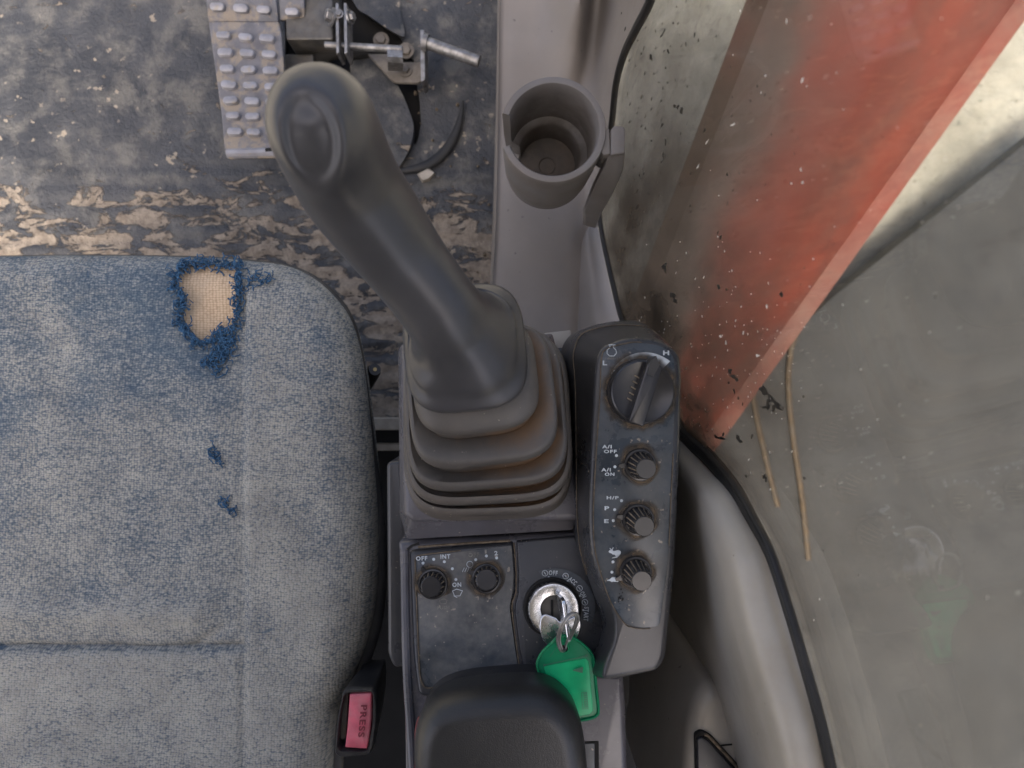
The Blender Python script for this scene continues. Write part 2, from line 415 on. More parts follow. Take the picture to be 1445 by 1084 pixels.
def matmat():
    b = NB('muddy_rubber_mat'); x, y, z = b.xyz()
    base = b.mix(b.ramp(b.noise(14,6,.6), .3, .7), (.024,.026,.030,1), (.060,.061,.064,1))
    hz = b.ramp(b.noise(26,5,.6), .45, .68)                       # thin dusty film
    base = b.mix(b.mth('MULTIPLY', hz, .5), base, (.20,.185,.155,1))
    m1 = b.noise(40, 9, .70, (.45,1,1), .6)
    near = b.ramp(y, .20, .34, 1.0, 0.0)                           # trodden part by the seat is caked with mud
    thr = b.mth('MULTIPLY_ADD', near, -.160, .635)
    lowz = b.ramp(z, .1022, .1062, .035, -.035)                      # mud lies between the ribs
    mud = b.ramp(b.mth('ADD', b.mth('SUBTRACT', m1, thr), b.mth('MULTIPLY', lowz, near)), -.012, .022)
    mc = b.mix(b.ramp(b.noise(90,5,.6), .3, .7), (.20,.16,.12,1), (.36,.30,.23,1))
    c = b.mix(b.mth('MULTIPLY', mud, .92), base, mc)
    sp = b.mth('MULTIPLY', b.ramp(b.noise(80, 4, .5, None, 0, (2,2,0)), .645, .68), b.ramp(b.noise(11,3), .46, .6)); c = b.mix(b.mth('MULTIPLY', sp, .85), c, (.36,.30,.22,1))
    b.val(b.b.inputs['Base Color'], c); b.val(b.b.inputs['Roughness'], b.mth('MULTIPLY_ADD', mud, .45, .46))
    b.bump(b.mth('ADD', b.mth('MULTIPLY', mud, .8), b.noise(160,6,.65)), .9, .003); return b.m
M['mat'] = matmat()
def dirtground():
    b = NB('dry_ground')
    c = b.mix(b.ramp(b.noise(4,8,.65), .3, .7), (.30,.28,.22,1), (.48,.45,.36,1))
    c = b.mix(b.ramp(b.noise(35,5,.6), .6, .72), c, (.20,.19,.15,1))
    b.val(b.b.inputs['Base Color'], c); b.b.inputs['Roughness'].default_value = .95
    b.bump(b.noise(20,8,.7), .5, .03); return b.m
M['ground'] = dirtground()
def glass():
    b = NB('dirty_window_glass'); b.t.nodes.remove(b.b)
    tr = b.n('ShaderNodeBsdfTransparent'); tr.inputs[0].default_value = (.93,.94,.925,1)
    gl = b.n('ShaderNodeBsdfGlossy'); gl.inputs['Roughness'].default_value = .03
    df = b.n('ShaderNodeBsdfDiffuse'); df.inputs[0].default_value = (.11,.093,.076,1)
    tl = b.n('ShaderNodeBsdfTranslucent'); tl.inputs[0].default_value = (.085,.068,.053,1)
    dm = b.n('ShaderNodeMixShader'); dm.inputs[0].default_value = .6; b.lk(df.outputs[0], dm.inputs[1]); b.lk(tl.outputs[0], dm.inputs[2])
    fr = b.n('ShaderNodeFresnel'); fr.inputs[0].default_value = 1.45
    m1 = b.n('ShaderNodeMixShader'); b.lk(b.mth('MULTIPLY', fr.outputs[0], .30), m1.inputs[0]); b.lk(tr.outputs[0], m1.inputs[1]); b.lk(gl.outputs[0], m1.inputs[2])
    zf = b.mth('MULTIPLY', b.ramp(b.xyz()[2], .46, .82, .80, .05), b.ramp(b.xyz()[1], .06, .30, 1.0, .28)); film = b.mth('MULTIPLY', zf, b.ramp(b.noise(16,7,.62,(1,1,.5)), .3, .72, .45, 1.35))
    sc = b.ramp(b.noise(120,6,.7,(1,1,.3)), .58, .75, 0, .22)
    m2 = b.n('ShaderNodeMixShader'); b.lk(b.mth('ADD', film, sc), m2.inputs[0]); b.lk(m1.outputs[0], m2.inputs[1]); b.lk(dm.outputs[0], m2.inputs[2])
    b.lk(m2.outputs[0], b.out.inputs[0]); return b.m
M['glass'] = glass()
def greenplastic(name, col, tr):
    b = NB(name); p = b.b
    b.val(p.inputs['Base Color'], b.mix(b.ramp(b.noise(60,4), .35, .7), col, tuple(c*.75 for c in col[:3])+(1,)))
    p.inputs['Roughness'].default_value = .22; p.inputs['Transmission Weight'].default_value = tr; p.inputs['IOR'].default_value = 1.3
    return b.m
M['green'] = greenplastic('translucent_green_plastic', (.014,.30,.13,1), .30)
M['greenlabel'] = greenplastic('green_label_window', (.012,.42,.165,1), .0)
M['greendark'] = mat('dark_green_print', (.012,.12,.06), .5, bump=0)

# ================================================================== SETTING
def plane_box(name, x0, x1, y0, y1, z0, z1, m, kind='structure'):
    mb = MB(); mb.box(((x0+x1)/2, (y0+y1)/2, (z0+z1)/2), X, Y, Z, (x1-x0)/2, (y1-y0)/2, (z1-z0)/2)
    return mb.make(name, m, None, 0, kind)
mk('ground', [(-80,-80,-1.3),(80,-80,-1.3),(80,80,-1.3),(-80,80,-1.3)], [(0,1,2,3)], M['ground'], None, 0, 'structure')
mb = MB(); mb.loft([[(-.95,-.8,z),(GA+GB*.8-.006,-.8,z),(GA-GB*.95-.006,.95,z),(-.95,.95,z)] for z in (.05,.085)]); mb.make('floor', M['darkgap'], None, 0, 'structure')
ro = lambda x0, x1, y0, y1: [(x0,y0),(x1,y0),(x1,y1),(x0,y1)]
A_, B_ = ro(-1.0,.24,-.9,.86), ro(-.78,.10,.04,.62)       # cab roof with an added hatch opening, sized to light the interior
mb = MB(); mb.loft([[(x,y,1.62) for x,y in A_],[(x,y,1.68) for x,y in A_],[(x,y,1.68) for x,y in B_],[(x,y,1.62) for x,y in B_],[(x,y,1.62) for x,y in A_]], False, False)
mb.make('roof', M['roof'], None, 0, 'structure')
plane_box('rear_wall', -.95, .24, -.86, -.80, .085, 1.62, M['roof'])

# ---- rubber floor mat with ribs, an opening for the pedal linkage and torn flaps
mt = thing('floor_mat', 'black ribbed rubber floor mat caked with dried mud and torn around the pedal', 'floor mat', P(600, 300, .1))
FZ = .104
mat_out = [tuple(P(u, v, FZ)[:2]) for u, v in rpoly([(-60,-90),(706,-90),(704,80),(702,300),(697,420),(690,592),(60,592),(-60,592)], 8)]
hole = [(402,2),(440,-20),(500,-12),(520,12),(545,32),(566,54),(575,72),(586,88),(590,112),(588,118),(592,142),(594,172),(590,196),(582,216),
        (584,192),(583,172),(574,146),(562,120),(548,104),(524,84),(505,78),(497,82),(500,100),(470,112),(402,120)]
hole_w = [tuple(P(u, v, FZ)[:2]) for u, v in hole]
rng = np.random.RandomState(3)
ph = rng.rand(12)*6.28
def matz(x, y, do, d):
    near = np.clip((.335-y)/.05, 0, 1)
    r = np.clip(np.sin(y*2*np.pi/.026 + .35*np.sin(x*9+ph[0]))*2.0, -1, 1)
    wear_ = .45 + .55*np.clip(.5+np.sin(x*17+ph[5])*np.sin(y*11+ph[6])+.5*np.sin(x*41+y*30), 0, 1)
    z = FZ + near*.0013*r*wear_
    z += .0016*np.sin(x*31+ph[1]+y*17)*np.sin(y*23+ph[2]) + .0009*np.sin(x*83+ph[3])*np.sin(y*71+x*29+ph[4])
    for k in range(46):                                     # lumps of caked mud between the ribs
        cx, cy = -.55+rng2[k][0]*.55, -.03+rng2[k][1]*.33
        z = z + .0022*np.exp(-(((x-cx)/(.012+.02*rng2[k][2]))**2+((y-cy)/.008)**2))
    return z
rng2 = rng.rand(46, 3)
gridsurf('rubber_sheet', mat_out, [hole_w], .0045, matz, M['mat'], mt, .006, 55)
def flap(pts, zs, name='torn_flap'):
    # curled rubber tongue: outline in photo units with a height for every corner
    o = spline(pts, 4); hz = [q[0] for q in spline([(z,) for z in zs], 4)]
    top = [P(u, v, FZ+h) for (u, v), h in zip(o, hz)]
    c2 = [tuple(np.mean([o[i], np.mean(o, 0)], 0)) for i in range(len(o))]
    mb = MB(); mid = [P(u, v, FZ+np.mean(hz)*.6+h*.4+.001) for (u, v), h in zip(c2, hz)]
    lo = [p + Vector((0,0,-.004)) for p in top]
    mb.loft([lo, top, mid]); return mb.make(name, M['mat'], mt, 50)
flap([(488,-30),(530,-30),(562,-12),(566,20),(571,50),(560,48),(540,36),(520,22),(503,10)], [.004,.004,.004,.004,.016,.014,.012,.010,.006])
flap([(494,80),(506,76),(530,86),(548,104),(562,122),(574,148),(583,174),(582,196),(572,222),(556,240),(520,240),(505,180),(497,120)],
     [.012,.010,.012,.013,.014,.014,.014,.012,.010,.008,.004,.004,.008])
# raised crescent lip where the mat is slit
cres = spline([(653,142),(650,165),(642,190),(628,213),(608,230),(585,238),(562,241)], 6, False)
mb = MB(); mb.tube([P(u, v, FZ+.005) for u, v in cres], [.001+.0060*math.sin(math.pi*min(1, i/len(cres)*.9+.02)) for i in range(len(cres))], 8, True, .35)
mb.make('slit_lip', M['rubber'], mt, 60)
mb = MB()
for k in range(26):                                        # loose crumbs and stones on the mat
    u, v = random.uniform(560, 690), random.uniform(130, 400)
    if k < 6: u, v = random.uniform(590, 612), random.uniform(242, 256)
    c = P(u, v, FZ+.002); r = random.uniform(.0012, .0034)
    ring = lambda h, s: [c + Vector((math.cos(a)*r*s*random.uniform(.7,1.3), math.sin(a)*r*s*random.uniform(.7,1.3), h*r)) for a in [i*1.0472 for i in range(6)]]
    mb.loft([ring(-.6,.8), ring(.3,1), ring(.8,.5)])
mb.make('crumb', M['dirt'], mt, 30, 'stuff')
mb = MB(); mb.loft([[P(u, v, FZ+.001) for u, v in [(588,246),(604,236),(615,246),(606,256),(596,258)]], [P(u, v, FZ+.008) for u, v in [(590,246),(603,239),(613,244),(604,252),(597,254)]]])
mb.make('mud_chip', M['cream'], mt, 20)

# ---- travel pedal
pd = thing('travel_pedal', 'long metal travel pedal with rows of raised studs, dusty', 'pedal', P(355, 120, .17))
def PED(u, v, h=0): return PLN(u, v, .185+h, .36, .12)
slab(rpoly([(294,30),(393,30),(397,47),(408,205),(400,222),(322,224),(317,216),(312,160)], [3,3,3,8,8,8,8,3]), PED, .004, (3,.0015), M['pedal'], 'plate', pd)
def PE2(u, v, h=0): return PLN(u, v, .176+h, .50, -.30)
slab(rpoly([(285,-40),(386,-40),(393,31),(294,31)], 2), PE2, .004, (2,.001), M['pedaldark'], 'upper_plate', pd)
slab(rpoly([(391,-40),(428,-40),(430,24),(394,29)], 3), lambda u, v, h=0: PE2(u, v, h-.004), .004, (2,.001), M['pedaldark'], 'heel_plate', pd)
mb = MB(); mb.tube([PED(321,217,-.002), PED(402,215,-.002)], .006, 10); mb.make('rolled_lip', M['stud'], pd)
slab(rpoly([(374,209),(384,208),(384,213),(374,214)], 1), lambda u, v, h=0: PED(u, v, .0045+h), .002, .5, M['darkgap'], 'lip_slot', pd)
studs = [(317,52),(348,55),(378,56.5),(319.5,76),(350,77.5),(381,79),(322,99),(352,100.5),(383,102),(324.5,121.5),(354.5,123),(384.5,124.5),
         (327,143.5),(357,145),(386,146),(330.3,165),(358,166.5),(386.5,167),(332.8,187.5),(359.4,188.5),(387.5,189)]
def stud_mesh():
    rings = []
    for r, h in ((1.12, -.001), (1.06, .0022), (.93, .0040), (.72, .0046)):
        ring = []
        for k in range(16):
            a = 2*math.pi*k/16; ring.append(Vector((math.copysign(.0044, math.cos(a)) + math.cos(a)*.0050*r, math.sin(a)*.0050*r, h)))
        rings.append(ring)
    return MB().loft(rings)
st0 = stud_mesh().make('stud', M['stud'], None, 40)
st_tops = [((308,11), PE2), ((341,13), PE2), ((373,15), PE2), ((413,18), PE2)]
for i, ((u, v), fn) in enumerate([(p, PED) for p in studs] + st_tops):
    o = st0 if i == 0 else st0.copy()
    if i: COL.objects.link(o)
    o.parent = pd; o.location = fn(u, v) - base_of(pd) + Vector((0, 0, .001 if fn is PED else .0005))
    o.rotation_euler = (R(6.8) * (-1 if fn is PED else 1.8), 0, R(random.uniform(-8, 2)))
    s_ = random.uniform(.93, 1.06); o.scale = (s_, s_, 1)

# ---- pedal linkage: dark housing, clevis, rod, clamp, L-bracket
lk = thing('pedal_linkage', 'greasy steel pedal linkage with clevis, cross rod and bolted bracket', 'linkage', P(540, 70, .1))
slab(rpoly([(404,-40),(468,-40),(470,56),(403,56)], 4), lambda u, v, h=0: P(u, v, .165), .05, 3, M['darksteel'], 'housing', lk)
slab(rpoly([(402,76),(442,76),(443,130),(402,130)], 4), lambda u, v, h=0: P(u, v, .14), .03, 3, M['darksteel'], 'lower_housing', lk)
for u0 in (475.5, 487):
    slab(rpoly([(u0-2,4),(u0+2,4),(u0+3,74),(u0-1,76)], 1), lambda u, v, h=0: P(u, v, .185), .03, .8, M['steel'], 'clevis_plate', lk)
def hexbolt(u, v, z, r, h, name='bolt', axis=Z, m='steel'):
    c = P(u, v, z); a = axis.normalized(); e = a.cross(Y if abs(a.y) < .9 else X).normalized(); f = a.cross(e)
    ring = lambda rr, hh, n=6: [c + a*hh + (e*math.cos(2*math.pi*k/n)+f*math.sin(2*math.pi*k/n))*rr for k in range(n)]
    mb = MB(); mb.loft([ring(r*1.5, -.001, 18), ring(r*1.5, .0012, 18)]); mb.loft([ring(r, .0012), ring(r, h*.85), ring(r*.85, h)])
    return mb.make(name, M[m], lk, 30)
hexbolt(469, 24, .180, .0075, .009, axis=Vector((-1,.1,.7))); hexbolt(494, 24, .180, .006, .006, axis=Vector((1,0,.3)))
hexbolt(478, 20, .186, .004, .004, axis=Vector((.1,0,1)))
mb = MB(); mb.tube([P(459,64,.168), P(500,66,.168), P(568,70,.168)], .0047, 14); mb.make('cross_rod', M['steel'], lk)
mb = MB(); pts = [(548,70,.172),(548,80,.174),(549,88,.168),(549,100,.135)]
mb.loft([[P(u-1.5, v, z), P(u+20, v+1, z), P(u+20, v+1, z-.004), P(u-1.5, v, z-.004)] for u, v, z in pts]); mb.make('clamp', M['steel'], lk)
slab(rpoly([(518,76),(553,76),(566,88),(596,87),(595,113),(590,117),(555,116)], [2,2,3,2,4,5,6]), lambda u, v, h=0: P(u, v, .128), .005, 1.5, M['bracket'], 'bracket_plate', lk)
slab(rpoly([(593,42),(598.5,42),(600,112),(594,116)], [1,1,2,2]), lambda u, v, h=0: P(u, v, .155), .035, .8, M['steel'], 'bracket_upright', lk)
hexbolt(572, 99, .129, .0062, .006, m='bracket'); hexbolt(573, 72, .112, .0075, .006, m='bracket'); hexbolt(538, 57, .105, .0075, .006, m='bracket')
mb = MB(); mb.tube([P(597,59,.160), P(604,61,.160)], .0105, 16); mb.tube([P(603,61,.160), P(676,87,.160)], .0078, 18); mb.make('stub_bar', M['steel'], lk)
mb = MB(); mb.tube([P(430,92,.125), P(470,75,.125), P(520,72,.12)], .009, 12); mb.make('torsion_shaft', M['darkgap'], lk)

# ================================================================== RIGHT SIDE TRIM
tr = thing('side_trim', 'grey brown moulded trim panel between the muddy floor and the window', 'trim panel', P(760, 300, .27))
rows = [[(704,.09),(705,.285),(716,.302),(770,.315),(822,.350),(842,.31),(872,.36),(936,.585)],
        [(702,.09),(703,.280),(713,.296),(765,.302),(818,.336),(837,.29),(862,.32),(914,.500)],
        [(701,.09),(702,.272),(711,.288),(755,.29),(808,.300),(830,.280),(848,.30),(874,.415)],
        [(699,.09),(700,.265),(709,.280),(745,.282),(785,.282),(815,.285),(838,.300),(864,.350)],
        [(695,.09),(697,.258),(706,.273),(740,.275),(775,.272),(805,.268),(826,.262),(845,.268)],
        [(692,.09),(693,.252),(702,.267),(735,.270),(770,.268),(800,.260),(818,.255),(840,.250)],
        [(690,.09),(691,.250),(700,.264),(735,.266),(770,.266),(800,.258),(820,.250),(850,.245)],
        [(688,.09),(689,.248),(698,.262),(735,.264),(770,.264),(800,.258),(825,.250),(870,.245)]]
vs_ = [-70, 0, 80, 180, 310, 385, 450, 520]
g = patch([[P(u, v, z) for u, z in r] for r, v in zip(rows, vs_)], 6, 6)
thicken(g, .004).make('panel', M['trim'], tr, 60)
# narrow sill moulding beside the window
rows = [[(826,330,.258),(832,320,.262),(840,313,.262)], [(820,348,.255),(828,332,.268),(843,318,.262)],
        [(818,390,.255),(836,388,.274),(857,385,.268)], [(817,440,.255),(842,440,.280),(870,435,.276)], [(812,520,.255),(850,520,.29),(905,515,.31)]]
g = patch([[P(*p) for p in r] for r in rows], 8, 6); thicken(g, .003).make('sill_moulding', M['trim'], tr, 60)
slab(rpoly([(768,470),(806,466),(806,500),(768,500)], 3), lambda u, v, h=0: P(u, v, .46), .02, 1.5, M['trimlight'], 'corner_block', tr)


# ---- cup holder
ch = thing('cup_holder', 'grey plastic cup holder with a slot in its left wall, fixed above the side trim', 'cup holder', P(775, 215, .40))
CX, CY = .0322, .1994
th = [R(200 + (522-200)*i/84) for i in range(85)]            # wall runs round from one side of the slot to the other
prof = [(.0335,.402),(.0372,.408),(.0392,.425),(.0408,.455),(.0418,.492),(.0420,.4985),(.0412,.5004),(.0395,.5008),(.0366,.5004),(.0356,.4985),(.0352,.478),(.0345,.452),(.0330,.446),(.0285,.444),(.0268,.441),(.0256,.424),(.0250,.418)]
mb = MB(); mb.loft([[Vector((CX+r*math.cos(a), CY+r*math.sin(a), z)) for a in th] for r, z in prof], False, False, False)
n_ = len(th)
for e in (0, n_-1): mb.f.append(tuple(i*n_+e for i in range(len(prof))))
cup_ = mb.make('cup_wall', M['cup'], ch, 40)
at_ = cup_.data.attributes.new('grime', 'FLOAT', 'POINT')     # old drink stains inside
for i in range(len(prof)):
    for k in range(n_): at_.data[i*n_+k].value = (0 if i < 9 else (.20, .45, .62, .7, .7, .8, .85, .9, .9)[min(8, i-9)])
lowp = [(.0335,.402),(.0372,.408),(.0386,.420),(.0386,.4215),(.0270,.4225),(.0256,.421),(.0250,.418)]
th2 = [R(162 + 38*i/14) for i in range(15)]
mb = MB(); mb.loft([[Vector((CX+r*math.cos(a), CY+r*math.sin(a), z)) for a in th2] for r, z in lowp], False, False, False); mb.make('slot_sill', M['cup'], ch, 40)
full = lambda r, z: [Vector((CX+r*math.cos(2*math.pi*k/48), CY+r*math.sin(2*math.pi*k/48), z)) for k in range(48)]
mb = MB(); mb.loft([full(.0335,.402), full(.0345,.4045), full(.0345,.4165), full(.0252,.4180), full(.0080,.4172), full(.0070,.4160)]); mb.make('cup_floor', mat('cup_grime', (.045,.038,.032), .7, var=.3, vs=90, dust=(.11,.08,.055,.6), damt=.5, ds=50, bump=.3), ch, 40)
slab(rpoly([(848,186),(853,182),(860,181),(862,217),(852,219),(846,214)], 1.5), lambda u, v, h=0: P(u, v, .498), .03, (2,.001), M['cup'], 'clip_tab', ch)
slab(rpoly([(862,183),(867,177),(880,178),(883,184),(882,216),(862,219)], [1,2,2,3,2,1]), lambda u, v, h=0: P(u, v, .499), .012, (2.5,.0015), M['cup'], 'bracket_head', ch)
arm = [((858,219),(882,216),.494),((852,236),(880,238),.482),((842,256),(872,258),.464),((834,276),(862,278),.44),((826,298),(848,302),.41),((826,318),(840,322),.34)]
mb = MB(); rings = []
for (u0, v0), (u1, v1), z in arm:
    a, b_ = P(u0, v0, z), P(u1, v1, z)
    rings.append([a, a.lerp(b_, .12)+Vector((0,0,.003)), a.lerp(b_, .88)+Vector((0,0,.003)), b_, b_+Vector((0,.006,-.022)), a+Vector((0,.006,-.022))])
mb.loft(rings); mb.make('bracket_arm', M['cup'], ch, 50)

lp = thing('lower_side_panel', 'pale curved plastic side panel below the window behind the console', 'trim panel', P(1050, 850, .5))
SI = [(905,572),(960,617),(999,657),(1033,693),(1058,739),(1082,787),(1106,865),(1130,947),(1147,1005),(1166,1084),(1186,1180)]
rows = []
for i, (u, v) in enumerate(SI):
    k = min(1, i/6); q = G(u, v, .004); zs = q.z; wd = 34 + 42*k
    rows.append([P(u-wd*1.0-95, v+44*k, zs-.34) + Vector((.0,0,.10-zs+.34)), P(u-wd*1.0-95, v+44*k, zs-.34), P(u-wd-58, v+40*k, zs-.20), P(u-wd-24, v+32*k, zs-.085), P(u-wd-2, v+24*k, zs-.026),
                 P(u-wd*.86, v+18*k, zs-.009), P(u-wd*.62, v+12*k, zs+.002), P(u-wd*.28, v+5*k, zs+.004), q])
g = patch(rows, 6, 6); thicken(g, .004).make('panel', M['trimlight'], lp, 60)
slab(spline([(1004,968),(1034,982),(1076,1026),(1132,1078),(1200,1150),(1150,1300),(975,1300),(968,1180),(970,1060),(984,990)], 6),
     lambda u, v, h=0: PLN(u, v, .535, -.25, .10), .22, (20,.014), M['trimlight'], 'boss', lp, 6)
def BOS(u, v, h=0): return PLN(u, v, .5365+h, -.25, .10)
slab(rpoly([(981,1038),(989,1030),(1002,1036),(1048,1086),(1090,1140),(1080,1250),(984,1250)], [3,5,6,8,5,5,5]), BOS, .004, 1.5, M['darkgap'], 'pocket_rim', lp)
slab(rpoly([(984,1044),(990,1040),(1000,1046),(1036,1086),(1072,1140),(1062,1240),(986,1240)], [3,4,6,8,5,5,5]), lambda u, v, h=0: BOS(u, v, .002), .003, 2, M['console'], 'pocket_cover', lp)
mb = MB(); mb.tube([BOS(u, v, .0025) for u, v in spline([(994,1037),(1003,1042),(1042,1085),(1085,1138)], 4, False)], .0011, 6); mb.make('pocket_beading', M['dirt'], lp)
mb = MB(); mb.tube([BOS(u, v, -.0006) for u, v in spline([(1016,1052.5),(1035,1050.5),(1062,1049),(1085,1051),(1110,1054.5),(1150,1052)], 5, False)], .0006, 5); mb.make('crack', M['darkgap'], lp)
# ---- window: seal, pane, splashes
wi = thing('side_window', 'dirt splashed side window with a ribbed black rubber seal', 'window', G(900, 400))
path_px = [(934,-60),(918,0),(897,42),(880,78),(869,120),(863,176),(854,242),(846,306),(869,418),(884,465),(918,534),(960,606),(999,645),(1035,688),(1061,732),(1087,783),(1113,862),(1138,947),(1158,1020),(1178,1110),(1195,1200)]
sp_ = [G(u, v, .003) for u, v in path_px]
sp_s = [Vector(p) for p in spline([tuple(p) for p in sp_], 10, False)]
N_ = len(sp_s)
def rad(i):
    t = i/N_; f = (sp_s[i].z); return .0029 + .0021*math.exp(-((t-.57)/.10)**2)
rr_ = [rad(i) for i in range(N_)]
mb = MB(); mb.tube(sp_s, rr_, 10); mb.make('seal', M['rubber'], wi, 60)
mb = MB(); acc = 0
for i in range(N_-1):
    a, b = sp_s[i], sp_s[i+1]; L = (b-a).length; t = (b-a)/L
    e = t.cross(X).normalized(); n2 = t.cross(e).normalized(); pos = acc
    while pos < L:
        c = a + t*pos; r = rr_[i]
        mb.box(c, t, e, n2, .00032, r*.80, r*.80); pos += .00125
    acc = pos - L
mb.make('seal_rib', M['rubber'], wi, 0, 'stuff')
def gl2(p, off): return Vector((GA - GB*p[0] - off, p[0], p[1]))
edge = [(p.y, p.z) for p in sp_s]
top = [(edge[-1][0], 1.5), (edge[0][0], 1.5)]
poly = edge + top
mb = MB(); mb.loft([[gl2(p, .002) for p in poly], [gl2(p, -.002) for p in poly]]); mb.make('pane', M['glass'], wi, 0)
def blot(mb, u, v, a, b, ang=0, jag=.5, off=.0026, n=12):
    a *= .8; b *= .85
    ca, sa = math.cos(R(ang)), math.sin(R(ang)); pts = []
    for k in range(n):
        t = 2*math.pi*k/n; q = 1+random.uniform(-jag, jag)
        x, y = a*q*math.cos(t), b*q*math.sin(t); pts.append((u+x*ca-y*sa, v+x*sa+y*ca))
    lo = [G(x, y, off-.0003) for x, y in pts]; hi = [G(u+(x-u)*.8, v+(y-v)*.8, off+.0004) for x, y in pts]
    mb.loft([lo, hi])
dk, wh = MB(), MB()
for q in [(950,33,1.4,3),(957,33,1.4,2),(937,44,1,7,25),(919,81,3,6),(943,72,2,4),(962,156,3.2,5),(956,151,3,3,40),(952,150,2,3),(939,200,1.2,8),(937,222,1,6),(994,184,2,4),(1026,246,1.6,4),
          (1017,335,1.8,5,15),(937,376,4.5,6),(939,382,2,5),(950,417,5,5),(953,425,3,6,-20),(1014,405,3,4),(1025,409,2,2.5),(1103,416,3.4,6),(974,245,1.3,3),(980,50,1,5,10),(968,62,1,4),
          (1030,524,4,4),(1034,531,6,3,35),(1040,536,4,2.5,50),(1028,540,2,2),(1036,552,1.5,5,-20),(1042,562,1.4,3),(1048,570,1.4,3),
          (1079,552,6,8,-50),(1088,563,10,6,30),(1096,573,7,5,30),(1084,572,3,8),(1092,578,3,6),(1076,548,2,6),(1080,575,7,2),(1100,577,8,2,20),
          (1010,616,3,3),(1016,619,8,2.6,8),(1021,613,2,4,30),(1041,617,3,5,-20),(1045,623,3,5,-30),(1061,615,1.6,5,15),(1053,672,2.5,3),(1079,673,4,4),(1081,678,2,4),(1134,560,1.5,2),(1135,675,1.5,2)]:
    blot(dk, *q, **({} if len(q) > 4 else {}))
for k in range(240):
    u, v = random.uniform(872, 1110), random.uniform(-20, 330)
    if u < 885 and v > 60: continue
    if random.random() > math.exp(-max(0, u-915)/70): continue
    blot(dk, u, v, random.uniform(.5, 1.3), random.uniform(1, 4.2), random.uniform(5, 32))
for k in range(170):
    u = random.gauss(985, 85); v = random.gauss(490, 75)
    if not (900 < u < 1150) or v < 330 or (u < 965 and v > 560): continue
    blot(wh, u, v, random.uniform(.4, 1.15), random.uniform(.6, 2.3), random.uniform(-20, 25))
for k in range(70):
    u, v = random.uniform(1000, 1400), random.uniform(10, 900)
    blot(wh if random.random() < .7 else dk, u, v, random.uniform(.5, 1.2), random.uniform(.8, 2.8), random.uniform(-10, 30))
for q in [(1017,475,2.5,2.5),(1024,484,1.6,4),(1069,502,3.2,2.2),(1082,433,1.6,4),(1132,114,2.2,4,25),(1080,107,2,2),(1133,258,2.4,2.6),(1130,240,1.4,3),(1034,176,5,1.6,-35),(998,200,1.2,4,30),(985,235,1,6,25),(1049,470,1.6,3),(1110,30,1.2,4)]:
    blot(wh, *q)
dk.make('mud_splash', M['mudfleck'], wi, 0, 'stuff'); wh.make('pale_splash', M['paintfleck'], wi, 0, 'stuff')

# ---- outside: orange boom, deck, hoses
bo = thing('boom', 'orange painted excavator boom seen through the dirty side window', 'boom', P(1050, 300, -.5))
def edge3(a, b, n=8): return [P(*a).lerp(P(*b), k/n) for k in range(n+1)]
eA = edge3((1092,-90,-.10), (838,580,-.98)); eB = edge3((1346,-90,-.10), (975,580,-.98)); eC = edge3((1500,-90,-.42), (985,640,-1.12))
eD = [p + Vector((-.45, 0, -.25)) for p in eC]; eE = [p + Vector((-.02, 0, -.42)) for p in eA]
def bev(a, b, c, t=.035):
    return [(p + (q-p).normalized()*t, p + (r-p).normalized()*t) for p, q, r in zip(b, a, c)]
b1 = bev(eE, eA, eB); b2 = bev(eA, eB, eC, .02)
L_ = lambda i, t: b1[i][1].lerp(b2[i][0], t)
rings = [[b1[i][0], b1[i][1], L_(i,.15), L_(i,.3), L_(i,.45), L_(i,.62), L_(i,.8), b2[i][0], b2[i][1], eC[i], eE[i] + (eC[i]-eA[i])*.8] for i in range(9)]
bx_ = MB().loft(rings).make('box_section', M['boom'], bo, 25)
at_ = bx_.data.attributes.new('mud', 'FLOAT', 'POINT')  # weight of the brown tint, strongest at the left edge and lower end
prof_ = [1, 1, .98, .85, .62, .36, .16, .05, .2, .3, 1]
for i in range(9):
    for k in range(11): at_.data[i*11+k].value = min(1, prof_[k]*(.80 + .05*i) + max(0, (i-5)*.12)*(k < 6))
mb = MB(); mb.loft([[eC[i]+Vector((-.05,0,.012)), eC[i]+Vector((.045,0,.012)), eC[i]+Vector((.045,0,-.012)), eC[i]+Vector((-.05,0,-.012))] for i in range(9)]); mb.make('flange', M['boomedge'], bo, 20)
def BT(u, v, h=.03):                       # point over the upper face of the boom
    z = -.10 - .88*((v+90)/670); return P(u, v, z) + Vector((0,0,h))
mb = MB(); mb.tube([BT(1026,350), BT(1048,346), BT(1060,330), BT(1068,314), BT(1100,312)], .014, 8); mb.make('grab_handle', M['layer'], bo)
mb = MB(); mb.tube([BT(1066,364), BT(1078,336)], .011, 8); mb.make('grab_handle', M['layer'], bo)
dkk = thing('dark_layer', 'flat dark grey deck of the machine below the side window', 'layer', P(1050, 700, -1.2))
slab(rpoly([(860,600),(1010,570),(1180,415),(1500,160),(1700,1300),(1100,1300),(880,760)], 6), lambda u, v, h=0: P(u, v, -1.12), .10, 3, M['layer'], 'plate', dkk)  # flat dark grey slab outside, a little above the ground
hs = [([(1052,512),(1060,545),(1070,600),(1085,665),(1098,715)], 'shorter ochre hose lying on the grey deck outside, left of the pair'),
      ([(1150,430),(1122,475),(1113,520),(1114,570),(1121,630),(1132,705),(1141,790)], 'longer ochre hose lying on the grey deck outside, right of the pair')]
for pts, lab in hs:
    mb = MB(); mb.tube([P(u, v, -1.108) for u, v in spline(pts, 5, False)], .009, 10)
    tag(mb.make('hydraulic_hose', M['hose'], None, 60), lab, 'hose', 'hoses on the deck outside')

# ================================================================== CONSOLE
cs = thing('control_console', 'dark grey side console with switch panel and key switch between seat and window', 'console', P(690, 850, .3))
